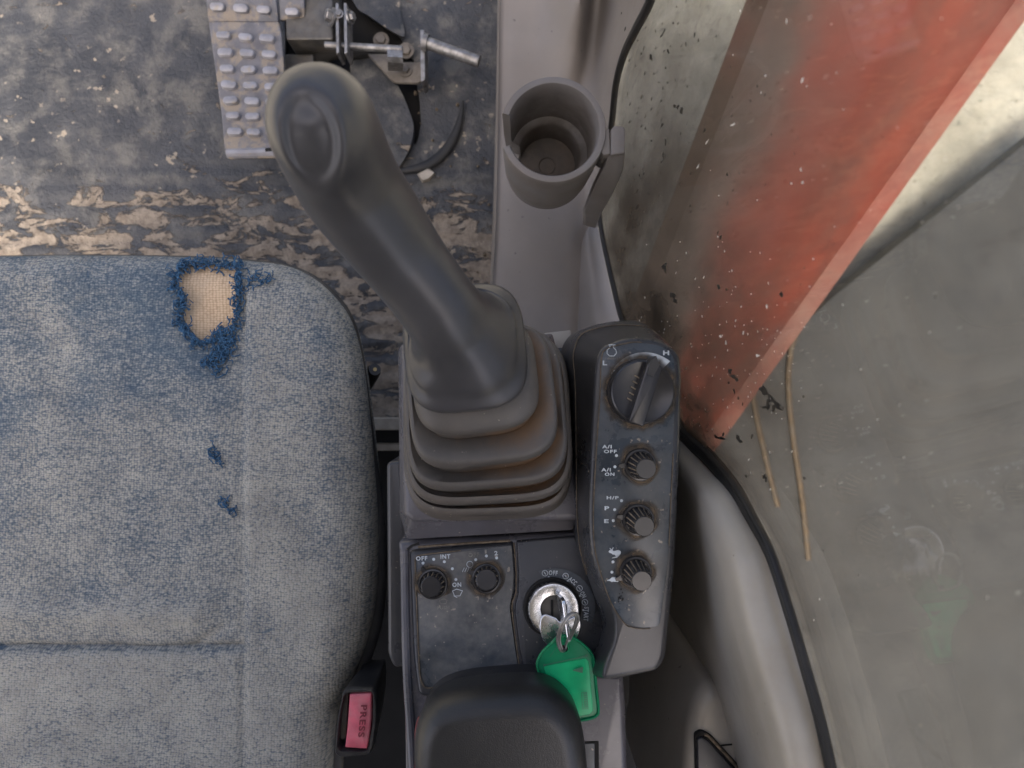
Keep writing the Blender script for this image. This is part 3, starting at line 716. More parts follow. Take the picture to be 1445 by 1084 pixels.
# hollow-looking body below the top
def lowz(z): return lambda u, v, h=0: P(u, v, z + h)
slab(rpoly([(566,500),(800,490),(832,560),(852,950),(880,960),(892,1300),(580,1300)], 10), lowz(.515), .28, 6, M['console'], 'body', cs)
slab(rpoly([(545,652),(566,650),(580,700),(580,940),(556,944),(547,925)], [9,4,2,2,8,8]), lowz(.50), .12, 6, M['console'], 'side_ledge', cs)
# tilted block around the joystick boot
tb = rpoly([(563,483),(776,473),(799,560),(825,718),(818,737),(580,739),(567,728)], [10,4,8,6,5,5,6], 5)
bb = rpoly([(555,484),(782,468),(806,560),(831,722),(814,757),(568,771),(557,735)], [10,4,8,6,5,5,6], 5)
mb = MB()
rings = [[SU(u, v) + Vector((0,0,-.10)) for u, v in bb], [SU(u, v) + Vector((0,0,-.020)) for u, v in bb]]
for k in range(6):
    t = k/5*math.pi/2
    tt = inset(tb, 13*(1-math.cos(t)))
    rings.append([SU(u, v) + Vector((0,0,-.0075+.0075*math.sin(t))) for u, v in tt])
mb.loft(rings); mb.make('joystick_surround', M['shell'], cs, 40)
mb = MB()                                                   # chipped paint on the surround's left rim
for (u, v, a, b) in [(566,509,2.6,1.8),(563,590,2,3),(565,596,1.6,2),(563,603,1.4,3),(565,611,2,2.4),(564,618,1.5,3),(562,632,.8,1)]:
    u += 8; flat(mb, [(u+a*random.uniform(.6,1.2)*math.cos(t), v+b*random.uniform(.6,1.2)*math.sin(t)) for t in [i*.785 for i in range(8)]], SU, .0006)
mb.make('paint_chip', M['darkgap'], cs, 0, 'stuff')
# rear top shell that carries the switch panel and the key switch
slab(rpoly([(562,764),(815,752),(838,800),(866,868),(866,912),(850,948),(812,966),(806,1300),(574,1300),(570,960)], [6,4,10,20,20,10,10,4,4,10]), lambda u, v, h=0: SW(u, v), .06, (7,.004), M['shell'], 'top_shell', cs, 5)
mb = MB(); mb.tube([SW(u, v, .001) for u, v in spline([(571,775),(572,860),(575,960),(583,1090),(588,1300)], 4, False)], .0031, 10); mb.make('edge_rail', M['shell'], cs)
sw_out = rpoly([(577,777),(724,765),(728,810),(727,838),(722,858),(730,915),(737,962),(737,984),(590,984),(583,930)], [9,3,6,8,8,8,3,3,12,20])
slab(sw_out, lambda u, v, h=0: SW(u, v, .003), .004, (7,.0028), M['console'], 'switch_panel', cs, 5)
fp = rpoly([(588,786),(722,770),(725,812),(723,838),(719,858),(727,915),(734,960),(660,966),(600,971),(592,940)], [6,2,6,8,8,8,2,6,10,20])
slab(fp, lambda u, v, h=0: SW(u, v, .0033), .0006, .6, M['plate_dusty'], 'switch_faceplate', cs)
mb = MB(); mb.tube([SW(u, v, .0037) for u, v in spline([(640,967),(618,969),(603,971),(596,965),(592,945),(589,880),(586,800),(587,788),(596,783),(650,777)], 4, False)], .00045, 6)
mb.tube([SW(u, v, .0032) for u, v in spline([(725,766),(728,800),(728,836),(722.5,856),(728,905),(736,962)], 5, False)], .0005, 6)
mb.tube([SW(u, v, .0032) for u, v in spline([(590,772),(640,768),(720,763)], 5, False)], .0009, 6)
mb.make('dirt_line', M['dirt'], cs)
mb = MB(); flat(mb, [(574,774),(580,769),(591,765),(592,769),(583,771),(576,777)], SW, .0040); mb.make('broken_corner', M['darkgap'], cs, 0)
ig = rpoly([(729,764),(812,757),(834,802),(858,852),(862,885),(850,925),(828,950),(741,960),(733,915),(726,858),(731,838),(731,810)], [2,4,10,20,20,20,14,3,8,8,8,6])
slab(ig, lambda u, v, h=0: SW(u, v, .0030), .004, (3,.0012), M['console'], 'key_switch_panel', cs, 4)
mb = MB(); mb.tube([SW(u, v, .0012) for u, v in spline([(813,757),(836,803),(857,848),(863,885),(853,922),(836,945)], 6, False)], .0009, 6); mb.make('dirt_line', M['dirt'], cs)
# lower rear strip with a slot
def LR(u, v, h=0): return PLN(u, v, .528+h, -.20, .05)
slab(rpoly([(800,950),(880,952),(884,1000),(892,1300),(800,1300)], 4), LR, .05, (10,.006), M['shell'], 'rear_strip', cs, 5)
slab(rpoly([(815,1047),(845,1046),(847,1300),(815,1300)], 2), lambda u, v, h=0: LR(u, v, .0004), .001, .5, M['darkgap'], 'slot', cs)
slab(rpoly([(815,1050),(839,1049),(841,1300),(815,1300)], 2), lambda u, v, h=0: LR(u, v, .0010), .001, .8, M['plate'], 'slot_cover', cs)

def ringmat():
    b = NB('dust_film'); at = b.n('ShaderNodeAttribute', attribute_name='fade').outputs['Fac']
    c = b.mix(b.ramp(b.noise(120,5), .35, .65), (.060,.050,.040,1), (.145,.105,.065,1))
    b.val(b.b.inputs['Base Color'], c); b.b.inputs['Roughness'].default_value = .9
    al = b.ramp(b.mth('ADD', at, b.mth('MULTIPLY', b.mth('SUBTRACT', b.noise(70,4,.55), .5), .9)), .12, .85, 0, .8)
    b.val(b.b.inputs['Alpha'], al); return b.m
M['ring'] = ringmat()
def fade(o, n):
    a = o.data.attributes.new('fade', 'FLOAT', 'POINT')
    for i in range(len(o.data.vertices)): a.data[i].value = (1.0, .55, 0.0)[min(2, i//n)]
    return o
# ---- selector knobs
def knob(parent, fn, u, v, rr, rc, H, ang, nrm, name='selector_knob', fl=14, lift=.0):
    o = fn(u, v) + Vector((0,0,lift)); ex = (fn(u+1, v)-fn(u, v)); s = ex.length
    n = Vector(nrm).normalized(); e = X; e = (e - n*e.dot(n)).normalized(); f = n.cross(e)
    at = lambda r, a, h: o + (e*math.cos(a) + f*math.sin(a))*r*s + n*h
    ring = lambda r, h, k=48: [at(r, 2*math.pi*i/k, h) for i in range(k)]
    mb = MB(); mb.loft([ring(rr, -.001), ring(rr, .0014), ring(rr*.965, .0024), ring(rr*.86, .0026), ring(rr*.82, .0016), ring(rr*.7, .0016)])
    a = R(ang); w_ = .16                                        # pointer nib
    q = [at(rr*.93, a-w_*1.2, 0), at(rr*1.34, a-w_*.35, 0), at(rr*1.34, a+w_*.35, 0), at(rr*.93, a+w_*1.2, 0)]
    mb.loft([[p - n*.0005 for p in q], [p + n*.0022 for p in q]])
    root = mb.make(name, M['knob'], parent, 40)
    K = fl*4; r0 = rr*.80
    def fr(r, dep, h): return [at(r*(1-dep*(1 if i % 4 in (1,2) else 0)), 2*math.pi*(i+.5)/K, h) for i in range(K)]
    rings = [fr(r0, .0, .0012), fr(r0, .10, .0022), fr((r0+rc)/2*1.01, .11, H*.55), fr(rc*1.02, .09, H*.90), fr(rc*.99, .03, H*.965), fr(rc*.90, .0, H)]
    mb = MB(); mb.loft(rings, False, True)
    c = mb.make('knob_cap', [M['knob'], M['knobdirt']], root, 30)
    for k, p in enumerate(c.data.polygons):
        r_, i = divmod(k, K)
        if r_ < 3 and i % 4 == 1: p.material_index = 1
    # caked dust ring round the base
    mb = MB(); rg = []
    for rad_, h in ((rr*.98, .0006), (rr*1.22, .0004), (rr*1.55, .00015)):
        rg.append([o + (e*math.cos(t)+f*math.sin(t))*rad_*s*(1+.05*math.sin(t*2+u)+.03*math.sin(t*5+v)) + n*h for t in [2*math.pi*i/40 for i in range(40)]])
    mb.loft(rg, False, False); fade(mb.make('caked_dust', M['ring'], root, 0), 40)
    return root
nsw = (0, .20, 1)
knob(cs, SW, 612, 821.5, 21, 14.2, .0125, 125, (0,.14,1), lift=.0036)
knob(cs, SW, 686.5, 814, 20.5, 14.6, .0125, 160, (.05,.22,1), lift=.0036)
# ---- print on the switch panel
h_ = .0043
for t, u, v, hp, wd, m in [('OFF',595,788,6.2,16,'print'),('INT',628.5,785.5,6.2,14,'print'),('ON',644.6,825.2,6.2,12.5,'print'),('PUSH',625.5,857.8,4.6,17,'printdim'),
                        ('OFF',668.5,783,6,15.5,'printdim'),('1',685.3,778.6,5.6,2.6,'printdim'),('2',700,780.7,6,4.6,'print')]:
    write(t, u, v, hp, SW, M[m], cs, 2, h=h_, width=wd)
mb = MB()
for u, v in [(597,794.7),(612,789.4),(627,792.8),(638.4,802.7),(643.3,817.8),(671.4,790),(686.3,784.6),(700.8,787.4)]: flat(mb, circ(u, v, 2.1, 14), SW, h_)
mb.make('position_dot', M['print'], cs, 0, 'stuff')
mb = MB(); stroke(mb, [(638.6,834),(644.5,831.4),(652.6,833.8),(649,841),(641.4,841.2)], .9, SW, h_, True); stroke(mb, [(640.5,841),(645,843.5)], .9, SW, h_); mb.make('wiper_symbol', M['print'], cs, 0)
mb = MB(); stroke(mb, [(620,848),(625.3,845.2),(631,847),(629,852),(622,852.2)], .8, SW, h_, True); mb.make('washer_symbol', M['printdim'], cs, 0)
mb = MB(); stroke(mb, circ(663,796.5,4.4,14), .9, SW, h_, True)
for k in range(4): stroke(mb, [(655+k*3.4,801.5),(652.6+k*3.4,807)], .8, SW, h_)
mb.make('lamp_symbol', M['print'], cs, 0)

# ---- key switch
def IG(u, v, h=0): return SW(u, v, .0042+h)
mb = MB(); a0, a1 = R(112), R(-24)
band = [(782+58*math.cos(a), 857-55*math.sin(a)) for a in np.linspace(a0, a1, 24)] + [(782+42*math.cos(a), 857-40*math.sin(a)) for a in np.linspace(a1, a0, 24)]
flat(mb, band, IG, .0002); mb.make('position_decal', M['plate'], cs, 0)
for t, u, v, ang, wd in [('OFF',780.6,808.6,-4,12.5),('ACC',808.2,820,-40,12.5),('ON',822.8,839.2,-62,8.5),('START',827.2,866.5,-93,20)]:
    write(t, u, v, 6.8, IG, M['print'], cs, ang, h=.0005, width=wd)
mb = MB()
for u, v in [(769,809),(798.2,813),(817.8,830.4),(825.4,850)]:
    stroke(mb, circ(u, v, 4, 14), .8, IG, .0005, True); stroke(mb, [(u-1.2,v-1.6),(u+1,v+1.6)], 1.1, IG, .0005)
for u, v in [(774.3,814.5),(801,820),(818.2,841),(823,861)]: flat(mb, circ(u, v, 1.5, 8), IG, .0005)
mb.make('position_symbol', M['print'], cs, 0, 'stuff')
KC = IG(781, 857.5); KN = Vector((0,.12,1)).normalized(); KE = X.copy(); KF = KN.cross(KE).normalized(); KE = KF.cross(KN)
def kat(r, a, h): return KC + (KE*math.cos(a)+KF*math.sin(a))*r + KN*h
def kring(r, h, n=56, dx=0, dy=0): return [kat(r, 2*math.pi*i/n, h) + KE*dx + KF*dy for i in range(n)]
mb = MB(); mb.loft([kring(.0205, -.003, dx=-.0008), kring(.0205, .0008, dx=-.0008), kring(.0192, .0014, dx=-.0008), kring(.0185, .0002, dx=-.0006)])
lock = mb.make('key_switch', M['darkgap'], cs, 40)
mb = MB(); mb.loft([kring(.0178, 0), kring(.0178, .0042), kring(.0170, .0052), kring(.0150, .0056), kring(.0094, .0044), kring(.0089, .0036), kring(.0089, .001)], False, False); mb.make('chrome_collar', M['chrome'], lock, 25)
mb = MB(); mb.loft([kring(.0089, .001), kring(.0089, .0026), kring(.0084, .0032), kring(.0050, .0032)]); mb.make('barrel', M['darksteel'], lock, 30)
mb = MB(); mb.box(KC+KN*.0035 - KE*.0012, KE, KF, KN, .0009, .0062, .0006); mb.make('key_slot', M['darkgap'], lock, 0)

# ---- ignition key, spare key, ring and tag
ik = thing('ignition_key', 'steel key standing upright in the key switch, seen edge on', 'key', KC)
kd = Vector((math.sin(R(8)), -math.cos(R(8)), 0)); kd = (kd - KN*kd.dot(KN)).normalized()   # the bow runs down the picture
ku = (KN + KE*.10 + KF*.05).normalized(); kw = kd.cross(ku).normalized()
c0 = kat(.0, 0, .004) + KE*.0040 + KF*.0004
prof = rpoly([(-.0095,.003),(-.0105,.008),(-.0105,.019),(-.0085,.0235),(.0165,.0235),(.0195,.019),(.0175,.008),(.0095,.003),(.004,.002),(.004,-.004),(-.004,-.004),(-.004,.002)], [.002,.003,.004,.003,.004,.004,.004,.003,.0005,.0005,.0005,.0005])
mb = MB()
def kp(x, y, w_): return c0 + kd*x + ku*y + kw*w_
mb.loft([[kp(x, y, -.0012) for x, y in inset(prof, .0003)], [kp(x, y, -.0008) for x, y in prof], [kp(x, y, .0008) for x, y in prof], [kp(x, y, .0012) for x, y in inset(prof, .0003)]])
mb.make('key_blank', M['chrome'], ik, 30)
sk = thing('spare_key', 'round headed flat chrome key hanging on the ring below the key switch', 'key', IG(790, 890))
def SK(u, v, h=0): return PLN(u, v, .5605+h, -.175, .10)
disc = rpoly([(763,872),(769,866),(786,873),(789,878),(806,872),(818,868),(821,882),(818,895),(811,908),(800,918),(788,921),(776,916),(766,904),(761,888)], 4)
slab(disc, SK, .0018, (2,.0007), M['chrome'], 'key_head', sk)
kr = thing('key_ring', 'small split steel ring joining the keys to the green tag', 'key ring', IG(800, 890))
rp = [P(790,916,.592), P(786.5,905,.596), P(788,893,.600), P(794,879,.604), P(802,868,.604), P(810,866,.602), P(813,873,.598), P(810,884,.592), P(804,897,.584), P(799,908,.579), P(798,916,.578), P(794,919,.583)]
rs = spline([tuple(p) for p in rp], 6)
mb = MB(); mb.tube([Vector(p) for p in rs+[rs[0]]], .00085, 8, False)
off_ = Vector((.0014,.0006,.0012)); mb.tube([Vector(p)+off_ for p in rs[:52]], .0008, 8); mb.make('wire_coil', M['steel'], kr)
tg = thing('key_tag', 'translucent green plastic key tag hanging from the ring, tucked beside the armrest pad', 'key tag', P(800, 960, .57))
def TG(u, v, h=0): return PLN(u, v, .578+h, -.175, .11)
tag_out = spline([(778,908),(786,900),(797,897.5),(809,900),(822,909),(833,920),(838.5,934),(841,965),(844.5,1000),(842,1010),(832,1014.5),(812,1018),(792,1021),(783,1014),(775,990),(764,958),(758,938),(764,922)], 5)
slab(tag_out, TG, .0032, (3,.0014), M['green'], 'shell', tg, 4)
win_ = rpoly([(767,941),(826,929),(831,934),(837,1003),(833,1008),(795,1015),(789,1011)], [3,3,3,4,4,4,4])
slab(win_, lambda u, v, h=0: TG(u, v, .0003), .0006, .8, M['greenlabel'], 'label_window', tg)
mb = MB(); mb.tube([TG(u, v, .0004) for u, v in tag_out[::1]] + [TG(*tag_out[0], .0004)], .0009, 6, False); mb.make('raised_rim', M['green'], tg)
mb = MB(); stroke(mb, [(768.5,938.5),(828,925.5)], 1.0, TG, .0012); flat(mb, circ(768.5,938.8,2,10), TG, .0014); flat(mb, circ(827.5,925.5,2,10), TG, .0014)
flat(mb, [(807,946),(823,941),(822,950)], TG, .0016)
stroke(mb, [(776,927),(786,912)], .7, TG, .0012); mb.make('moulded_mark', M['greendark'], tg, 0)
mb = MB(); fr_ = [(820.5,977.5),(828,977),(830,1000),(822.5,1000.5)]
stroke(mb, fr_, .6, TG, .0016, True)
for k in range(8): stroke(mb, [(823.6+k*.2,979.5+k*2.6),(827.4+k*.2,979.2+k*2.6)], 1.1, TG, .0016)
mb.make('tiny_print', M['greendark'], tg, 0)
mb = MB()
rg = lambda r, h: [TG(u, v) + Vector((0,0,h)) for u, v in circ(796, 914.5, r, 24)]
mb.loft([rg(7.4,.0006), rg(6.9,.0012), rg(5.4,.0012), rg(5.0,.0002)], False, False); mb.make('eyelet', M['green'], tg)
mb = MB(); flat(mb, circ(796, 914.5, 5.1, 24), TG, .0005); mb.make('eyelet_hole', M['darkgap'], tg, 0)

# ---- armrest
ar = thing('armrest', 'rounded black vinyl armrest pad at the rear of the console', 'armrest', P(705, 1080, .56))
ao = spline([(590,1100),(588,1050),(590,1018),(600,990),(620,971),(655,960),(700,955),(748,953),(778,959),(800,976),(815,1000),(822,1030),(826,1070),(828,1120),(832,1300),(590,1300)], 5)
AZ = .597
slab(ao, lambda u, v, h=0: P(u, v, .590) + Vector((0,0,.027)), .034, (34,.019), M['pad'], 'pad', ar, 12, flare=-2, smooth=80)
slab(inset(ao, 3), lowz(.580), .02, 3, M['black'], 'base', ar)
mb = MB(); mb.tube([P(u, v, .580) for u, v in spline([(593,1012),(588.5,1030),(588,1060),(588,1100)], 4, False)], .0014, 6); mb.make('red_piping', mat('dull_red_trim', (.16,.035,.035), .6, bump=0), ar)

# ================================================================== CONTROL PANEL ON THE RIGHT
cp = thing('dial_pod', 'raised narrow dark pod with a large throttle dial and three small knobs', 'control pod', POD(895, 700, -.06))
T = rpoly([(836,545),(839,508),(848,488),(886,474),(936,480),(958,499),(961,530),(958,650),(951,800),(938,928),(928,945),(880,955),(846,960),(852,934),(866,902),(866,872),(846,822),(832,778),(829,730)],
          [20,10,12,20,14,10,14,20,20,10,12,10,12,16,16,16,20,20,20], 5)
B1 = rpoly([(812,545),(808,500),(818,470),(862,458),(915,460),(945,488),(950,530),(950,650),(944,800),(930,920),(920,936),(878,945),(826,952),(832,930),(848,903),(850,872),(832,822),(818,778),(814,730)],
          [20,10,14,24,14,10,14,20,20,10,12,10,12,16,16,16,20,20,20], 5)
B2 = rpoly([(797,550),(788,505),(800,474),(850,454),(905,452),(935,480),(940,530),(940,650),(936,800),(922,915),(912,930),(875,940),(838,950),(842,930),(858,905),(858,872),(832,822),(815,778),(806,730)],
          [20,10,14,24,14,10,14,20,20,10,12,10,12,16,16,16,20,20,20], 5)
mb = MB(); rings = [[P(u, v, .50) for u, v in B2], [P(u, v, .535) for u, v in B2], [P(u, v, .568) for u, v in B1]]
for k in range(6):
    t = k/5*math.pi/2; rings.append([POD(u, v, -.0045+.0045*math.sin(t)) for u, v in inset(T, 7*(1-math.cos(t)))])
mb.loft(rings); mb.make('housing', M['shellblue'] if 'shellblue' in M else M['console'], cp, 40)
mb = MB(); mb.tube([p + Vector((0,0,.0002)) for p in [P(u, v, .569) for u, v in (B1[100:] + B1[:34])]], .00035, 6); mb.make('split_line', M['dirt'], cp)
FPo = rpoly([(848,502),(858,490),(890,482),(934,488),(951,503),(953,540),(949,660),(943,790),(931,884),(905,887),(881,880),(862,850),(848,810),(838,770),(837,720),(841,640),(846,560)], [5,8,14,12,8,14,20,20,8,8,8,14,20,20,20,20,20])
slab(FPo, lambda u, v, h=0: POD(u, v, .0004), .0006, .6, M['plate'], 'faceplate', cp)
mb = MB(); mb.tube([POD(u, v, .0008) for u, v in spline([(918,887),(905,887.5),(893,886),(881,880),(862,850),(848,810),(839,770),(837.5,720),(841.5,640),(846.5,560),(849,505),(858,491.5),(889,483.5),(905,483)], 5, False)], .00032, 6)
mb.tube([POD(u, v, .0008) for u, v in [(950,640),(947,700),(944,770)]], .0003, 6); mb.make('dirt_line', M['dirt'], cp)
def PF(u, v, h=0): return POD(u, v, .0004+h)
for t, u, v, hp, wd, m in [('L',853.6,512.3,6.6,6.2,'print'),('H',940,498,6.6,8.6,'print'),('min-1',864.5,505.5,3.6,14,'printdim'),
     ('A/I',856.4,630.4,5,13.5,'print'),('OFF',861.2,637.2,4.8,18,'print'),('A/I',855.2,663,5,13.5,'print'),('ON',860.3,669.3,4.8,13.5,'print'),
     ('H/P',864.6,702.5,4.6,17,'print'),('P',856.4,717.3,5.6,6.4,'print'),('E',855.7,735.5,5.4,6.2,'print')]:
    write(t, u, v, hp, PF, M[m], cp, 0, h=.0005, width=wd)
mb = MB()
for u, v in [(869.9,643),(867.7,658.8),(877,706.6),(867.3,719.3),(865.5,734.8),(865,793),(863.5,807.5)]: flat(mb, circ(u, v, 2.1, 14), PF, .0005)
mb.make('position_dot', M['print'], cp, 0, 'stuff')
mb = MB(); off4 = lambda pts: [(780+x/4.015, 430+y/4.015) for x, y in pts]
stroke(mb, off4([(318,228),(354,228)]), 1.1, PF, .0005); stroke(mb, off4([(324,228),(324,244),(309,257),(307,276),(322,291),(347,291),(361,275),(358,257),(344,244),(344,228)]), 1.0, PF, .0005)
mb.make('engine_symbol', M['print'], cp, 0)
mb = MB(); z4 = lambda pts: [(840+x/6.376, 690+y/6.376) for x, y in pts]
flat(mb, z4([(119,565),(128,552),(140,550),(128,535),(131,530),(148,545),(160,524),(165,527),(155,552),(168,560),(205,550),(222,556),(231,566),(229,582),(216,600),(196,620),(176,620),(152,625),(150,621),(172,613),(188,606),(172,592),(155,590),(146,580),(126,574)]), PF, .0005)
mb.make('hare_symbol', M['print'], cp, 0)
mb = MB(); flat(mb, z4([(104,818),(125,815),(150,796),(185,793),(212,808),(222,824),(206,832),(204,838),(192,836),(158,834),(150,840),(142,833),(128,828),(108,828)]), PF, .0005); mb.make('tortoise_symbol', M['print'], cp, 0)
mb = MB(); DC = (902.5, 553)
arc = [(DC[0]+(48+13*t)*math.cos(a), DC[1]-(48+13*t)*math.sin(a)) for t, a in [(i/24, R(148-103*i/24)) for i in range(25)]]
arc += [(DC[0]+46*math.cos(R(45+103*i/24)), DC[1]-46*math.sin(R(45+103*i/24))) for i in range(25)]
flat(mb, arc, PF, .0004); mb.make('speed_arc', M['print'], cp, 0)
# throttle dial
s_ = .40/F; o_ = PF(*DC)
def dr(r, h, n=64): return [o_ + Vector((math.cos(2*math.pi*i/n)*r*s_, math.sin(2*math.pi*i/n)*r*s_, h)) for i in range(n)]
mb = MB(); mb.loft([[p + (p-o_).normalized()*.0012*math.sin(i*1.7)*math.sin(i*.43) for i, p in enumerate(dr(r, h))] for r, h in ((45,.0007),(52,.0006),(60,.0005))], False, False); fade(mb.make('caked_dust', M['ring'], cp, 0), 64)
mb = MB(); mb.loft([dr(46.5,0), dr(46.5,.0015), dr(45.5,.0022), dr(44.5,.0085), dr(43.5,.0098), dr(41.5,.0104), dr(38,.0098), dr(20,.0086)]); dial = mb.make('throttle_dial', M['knob'], cp, 25)
an = R(72); bx_, by_ = Vector((math.cos(an), math.sin(an), 0)), Vector((-math.sin(an), math.cos(an), 0))
def D(x, y, h): return o_ + bx_*x*s_ + by_*y*s_ + Vector((0,0,h))
def dbar(x0, x1, y0, y1, h0, h1, t, ends=4):
    o2 = rpoly([(x0,y0),(x1,y0),(x1,y1),(x0,y1)], ends, 4); mb = MB()
    mb.loft([[D(x, y, h0) for x, y in o2], [D(x, y, h1-.0012) for x, y in o2], [D(x, y, h1-.0003) for x, y in inset(o2, t*.4)], [D(x, y, h1) for x, y in inset(o2, t)]]); return mb
dbar(-45.5, 40, -13, 9, .006, .0165, 2.5).make('dial_grip', M['knob'], dial, 30)
mb = MB(); mb.loft([[D(x, y, .004) for x, y in [(24,-5),(40,-9),(52,1),(40,9),(24,5)]], [D(x, y, .0172) for x, y in [(24,-4),(40,-7),(51,1),(40,7),(24,4)]]]); mb.make('dial_pointer', M['black'], dial, 20)
mb = MB()
for k in range(5):
    x = -16 + k*8.2; q = [(x-.8,10.5),(x+.8,10.5),(x+2.2,17.5),(x+.7,17.5)]
    mb.loft([[D(a, b, .0085) for a, b in q], [D(a, b, .0102) for a, b in q]])
mb.make('grip_ridge', M['knobdirt'], dial, 0)
npd = (.02, -.02, 1)
for u, v, a in [(902.5,655.5,183), (900,733,170), (896.5,806.5,200)]:
    knob(cp, PF, u, v, 22.8, 14.2, .0185, a, npd)
mb = MB()
for k in range(14):
    u, v = 876+random.gauss(0,2.5), 842+random.gauss(0,4); flat(mb, [(u+random.uniform(.6,1.6)*math.cos(t), v+random.uniform(.6,1.8)*math.sin(t)) for t in [i*1.05 for i in range(6)]], PF, .0004+.00002*k)
mb.make('tar_spot', M['darkgap'], cp, 0, 'stuff')

# ================================================================== JOYSTICK
js = thing('joystick', 'large black joystick with thumb hollow on top leaning away above a pleated rubber boot', 'joystick', SU(690, 600))
def rsq(cx, cy, cz, hx, hy, p=3.2, rot=0, n=72, tilt=(0,0)):
    out = []
    for k in range(n):
        a = 2*math.pi*k/n; ca, sa = math.cos(a), math.sin(a)
        x = math.copysign(abs(ca)**(2/p), ca)*hx; y = math.copysign(abs(sa)**(2/p), sa)*hy
        xr = x*math.cos(rot)-y*math.sin(rot); yr = x*math.sin(rot)+y*math.cos(rot)
        out.append(Vector((cx+xr, cy+yr, cz + tilt[0]*xr + tilt[1]*yr)))
    return out
# fold ridges: (left, right, top, bottom) extents in the photograph and height
def ext(l, r, t, b, z, rot=0, p=4.4, tilt=(0,-.20)):
    c = P((l+r)/2, (t+b)/2, z); hx = (r-l)/2/F*(1-z); hy = (b-t)/2/F*(1-z)
    return c, hx, hy, rot, p, tilt
ridges = [ext(568,807,470,719,.5650,R(2)), ext(569,805,468,703,.5800,R(3)), ext(570,798,463,682,.5960,R(4.5)), ext(574,784,456,650,.6120,R(6.5),4.0)]
ringsB = []; dirt = []
def rg(c, hx, hy, rot, p, tilt, g=0, dz=0, dv=0):
    ringsB.append(rsq(c.x, c.y + dz*.50, c.z+dz, hx-g, hy-g, p, rot, 96, tilt)); dirt.append(dv)
c, hx, hy, rot, p, t = ridges[0]
rg(*ridges[0], 0, -.016); 
for i, q in enumerate(ridges):
    rg(*q, .0012, -.0072, 0); rg(*q, .0, -.0062, 0); rg(*q, .0004, -.0010, 0); rg(*q, .0014, .0002, .05); rg(*q, .0030, .0006, .35)
    nx = ridges[i+1] if i+1 < len(ridges) else ext(582,760,450,612,.6175,R(7),3.7)
    dzn = nx[0].z - q[0].z
    rg(*nx, .0016, -dzn-.0050, .8); rg(*nx, .0036, -dzn-.0065, 1.0); rg(*nx, .0040, -dzn+.0010, .6)
mb = MB(); mb.loft(ringsB); bo_ = mb.make('boot', M['boot'], js, 60)
at_ = bo_.data.attributes.new('dirt', 'FLOAT', 'POINT'); n_ = 96
for i, r in enumerate(ringsB):
    for k in range(n_):
        cx = r[k].x - ringsB[0][0].x
        side = .25 + .75*max(0, min(1, .5 + (r[k].x-.0)/.05 + .3))
        at_.data[i*n_+k].value = dirt[i]*side
upper = [ext(584,756,450,611,.6165,R(7),3.5), ext(581,758,450,610,.6175,R(7),3.5), ext(582,758,450,608,.6225,R(7),3.5), ext(585,754,449,603,.6245,R(7),3.5), ext(592,744,440,586,.628,R(7),3.3)]
mb = MB(); mb.loft([rsq(q[0].x, q[0].y, q[0].z, q[1], q[2], q[4], q[3], 96, q[5]) for q in upper]); 
o = mb.make('boot_collar', M['boot'], js, 60)
# grip: one continuous body from the flared skirt to the rounded head
sk_ = [ext(573,739,402,577,.6290,R(6),3.3), ext(570,742,399,580,.6300,R(6),3.3), ext(569,743,398,581,.6325,R(6),3.3), ext(570.5,741.5,400,579,.6358,R(6),3.2), ext(573,739,403,576,.6378,R(6),2.8), ext(580,731,410,567,.6405,R(6),2.75)]
rings = []
ax0 = P(662, 478, .648); 
def sec(c, t, a, b, p=2.1, roll=0, n=96):
    t = t.normalized(); e = (X - t*X.dot(t)).normalized(); f = t.cross(e)
    if roll: e, f = e*math.cos(roll)+f*math.sin(roll), f*math.cos(roll)-e*math.sin(roll)
    out = []
    for k in range(n):
        q = 2*math.pi*k/n; ca, sa = math.cos(q), math.sin(q)
        out.append(c + e*math.copysign(abs(ca)**(2/p), ca)*a + f*math.copysign(abs(sa)**(2/p), sa)*b)
    return out
rings = [rsq(q[0].x, q[0].y, q[0].z, q[1], q[2], q[4], q[3], 96, q[5]) for q in sk_]
sp = [(652,481,.6432,.0306,.0316),(646,470,.6468,.0266,.0274),(637,457,.6525,.0233,.0239),(625,440,.6600,.0215,.0221),(603,410,.6665,.0210,.0216),(569,365,.676,.0214,.0222),(533,315,.690,.0226,.0238),(499,268,.704,.0230,.0246),
      (480,232,.717,.0228,.0246),(468,206,.727,.0226,.0244),(459,186,.735,.0222,.0240)]
cs_ = [P(u, v, z) for u, v, z, a, b in sp]
cc = spline([tuple(p) for p in cs_], 5, False); ra = spline([(a, b) for *_, a, b in sp], 5, False)
T_ = (cs_[-1]-cs_[-3]).normalized()
for i, p in enumerate(cc):
    t = Vector(cc[min(i+1, len(cc)-1)]) - Vector(cc[max(i-1, 0)])
    k = min(1, i/14); t = t.normalized()*k + Vector((0,.2,1))*(1-k)
    rings.append(sec(Vector(p), t, ra[i][0], ra[i][1], 2.75-.6*k))
c_end, (ra_, rb_) = Vector(cc[-1]), ra[-1]
for k in range(1, 15):                                       # rounded head
    q = k/14*math.pi/2*.985
    rings.append(sec(c_end + T_*.0245*math.sin(q), T_, ra_*math.cos(q)**.66, rb_*math.cos(q)**.66, 2.15))
mb = MB(); mb.loft(rings, True, True); gr = mb.make('grip', M['grip'], js, 80)
sub = gr.modifiers.new('s', 'SUBSURF'); sub.levels = sub.render_levels = 1
me2 = bpy.data.meshes.new_from_object(gr.evaluated_get(bpy.context.evaluated_depsgraph_get())); gr.modifiers.clear(); gr.data = me2
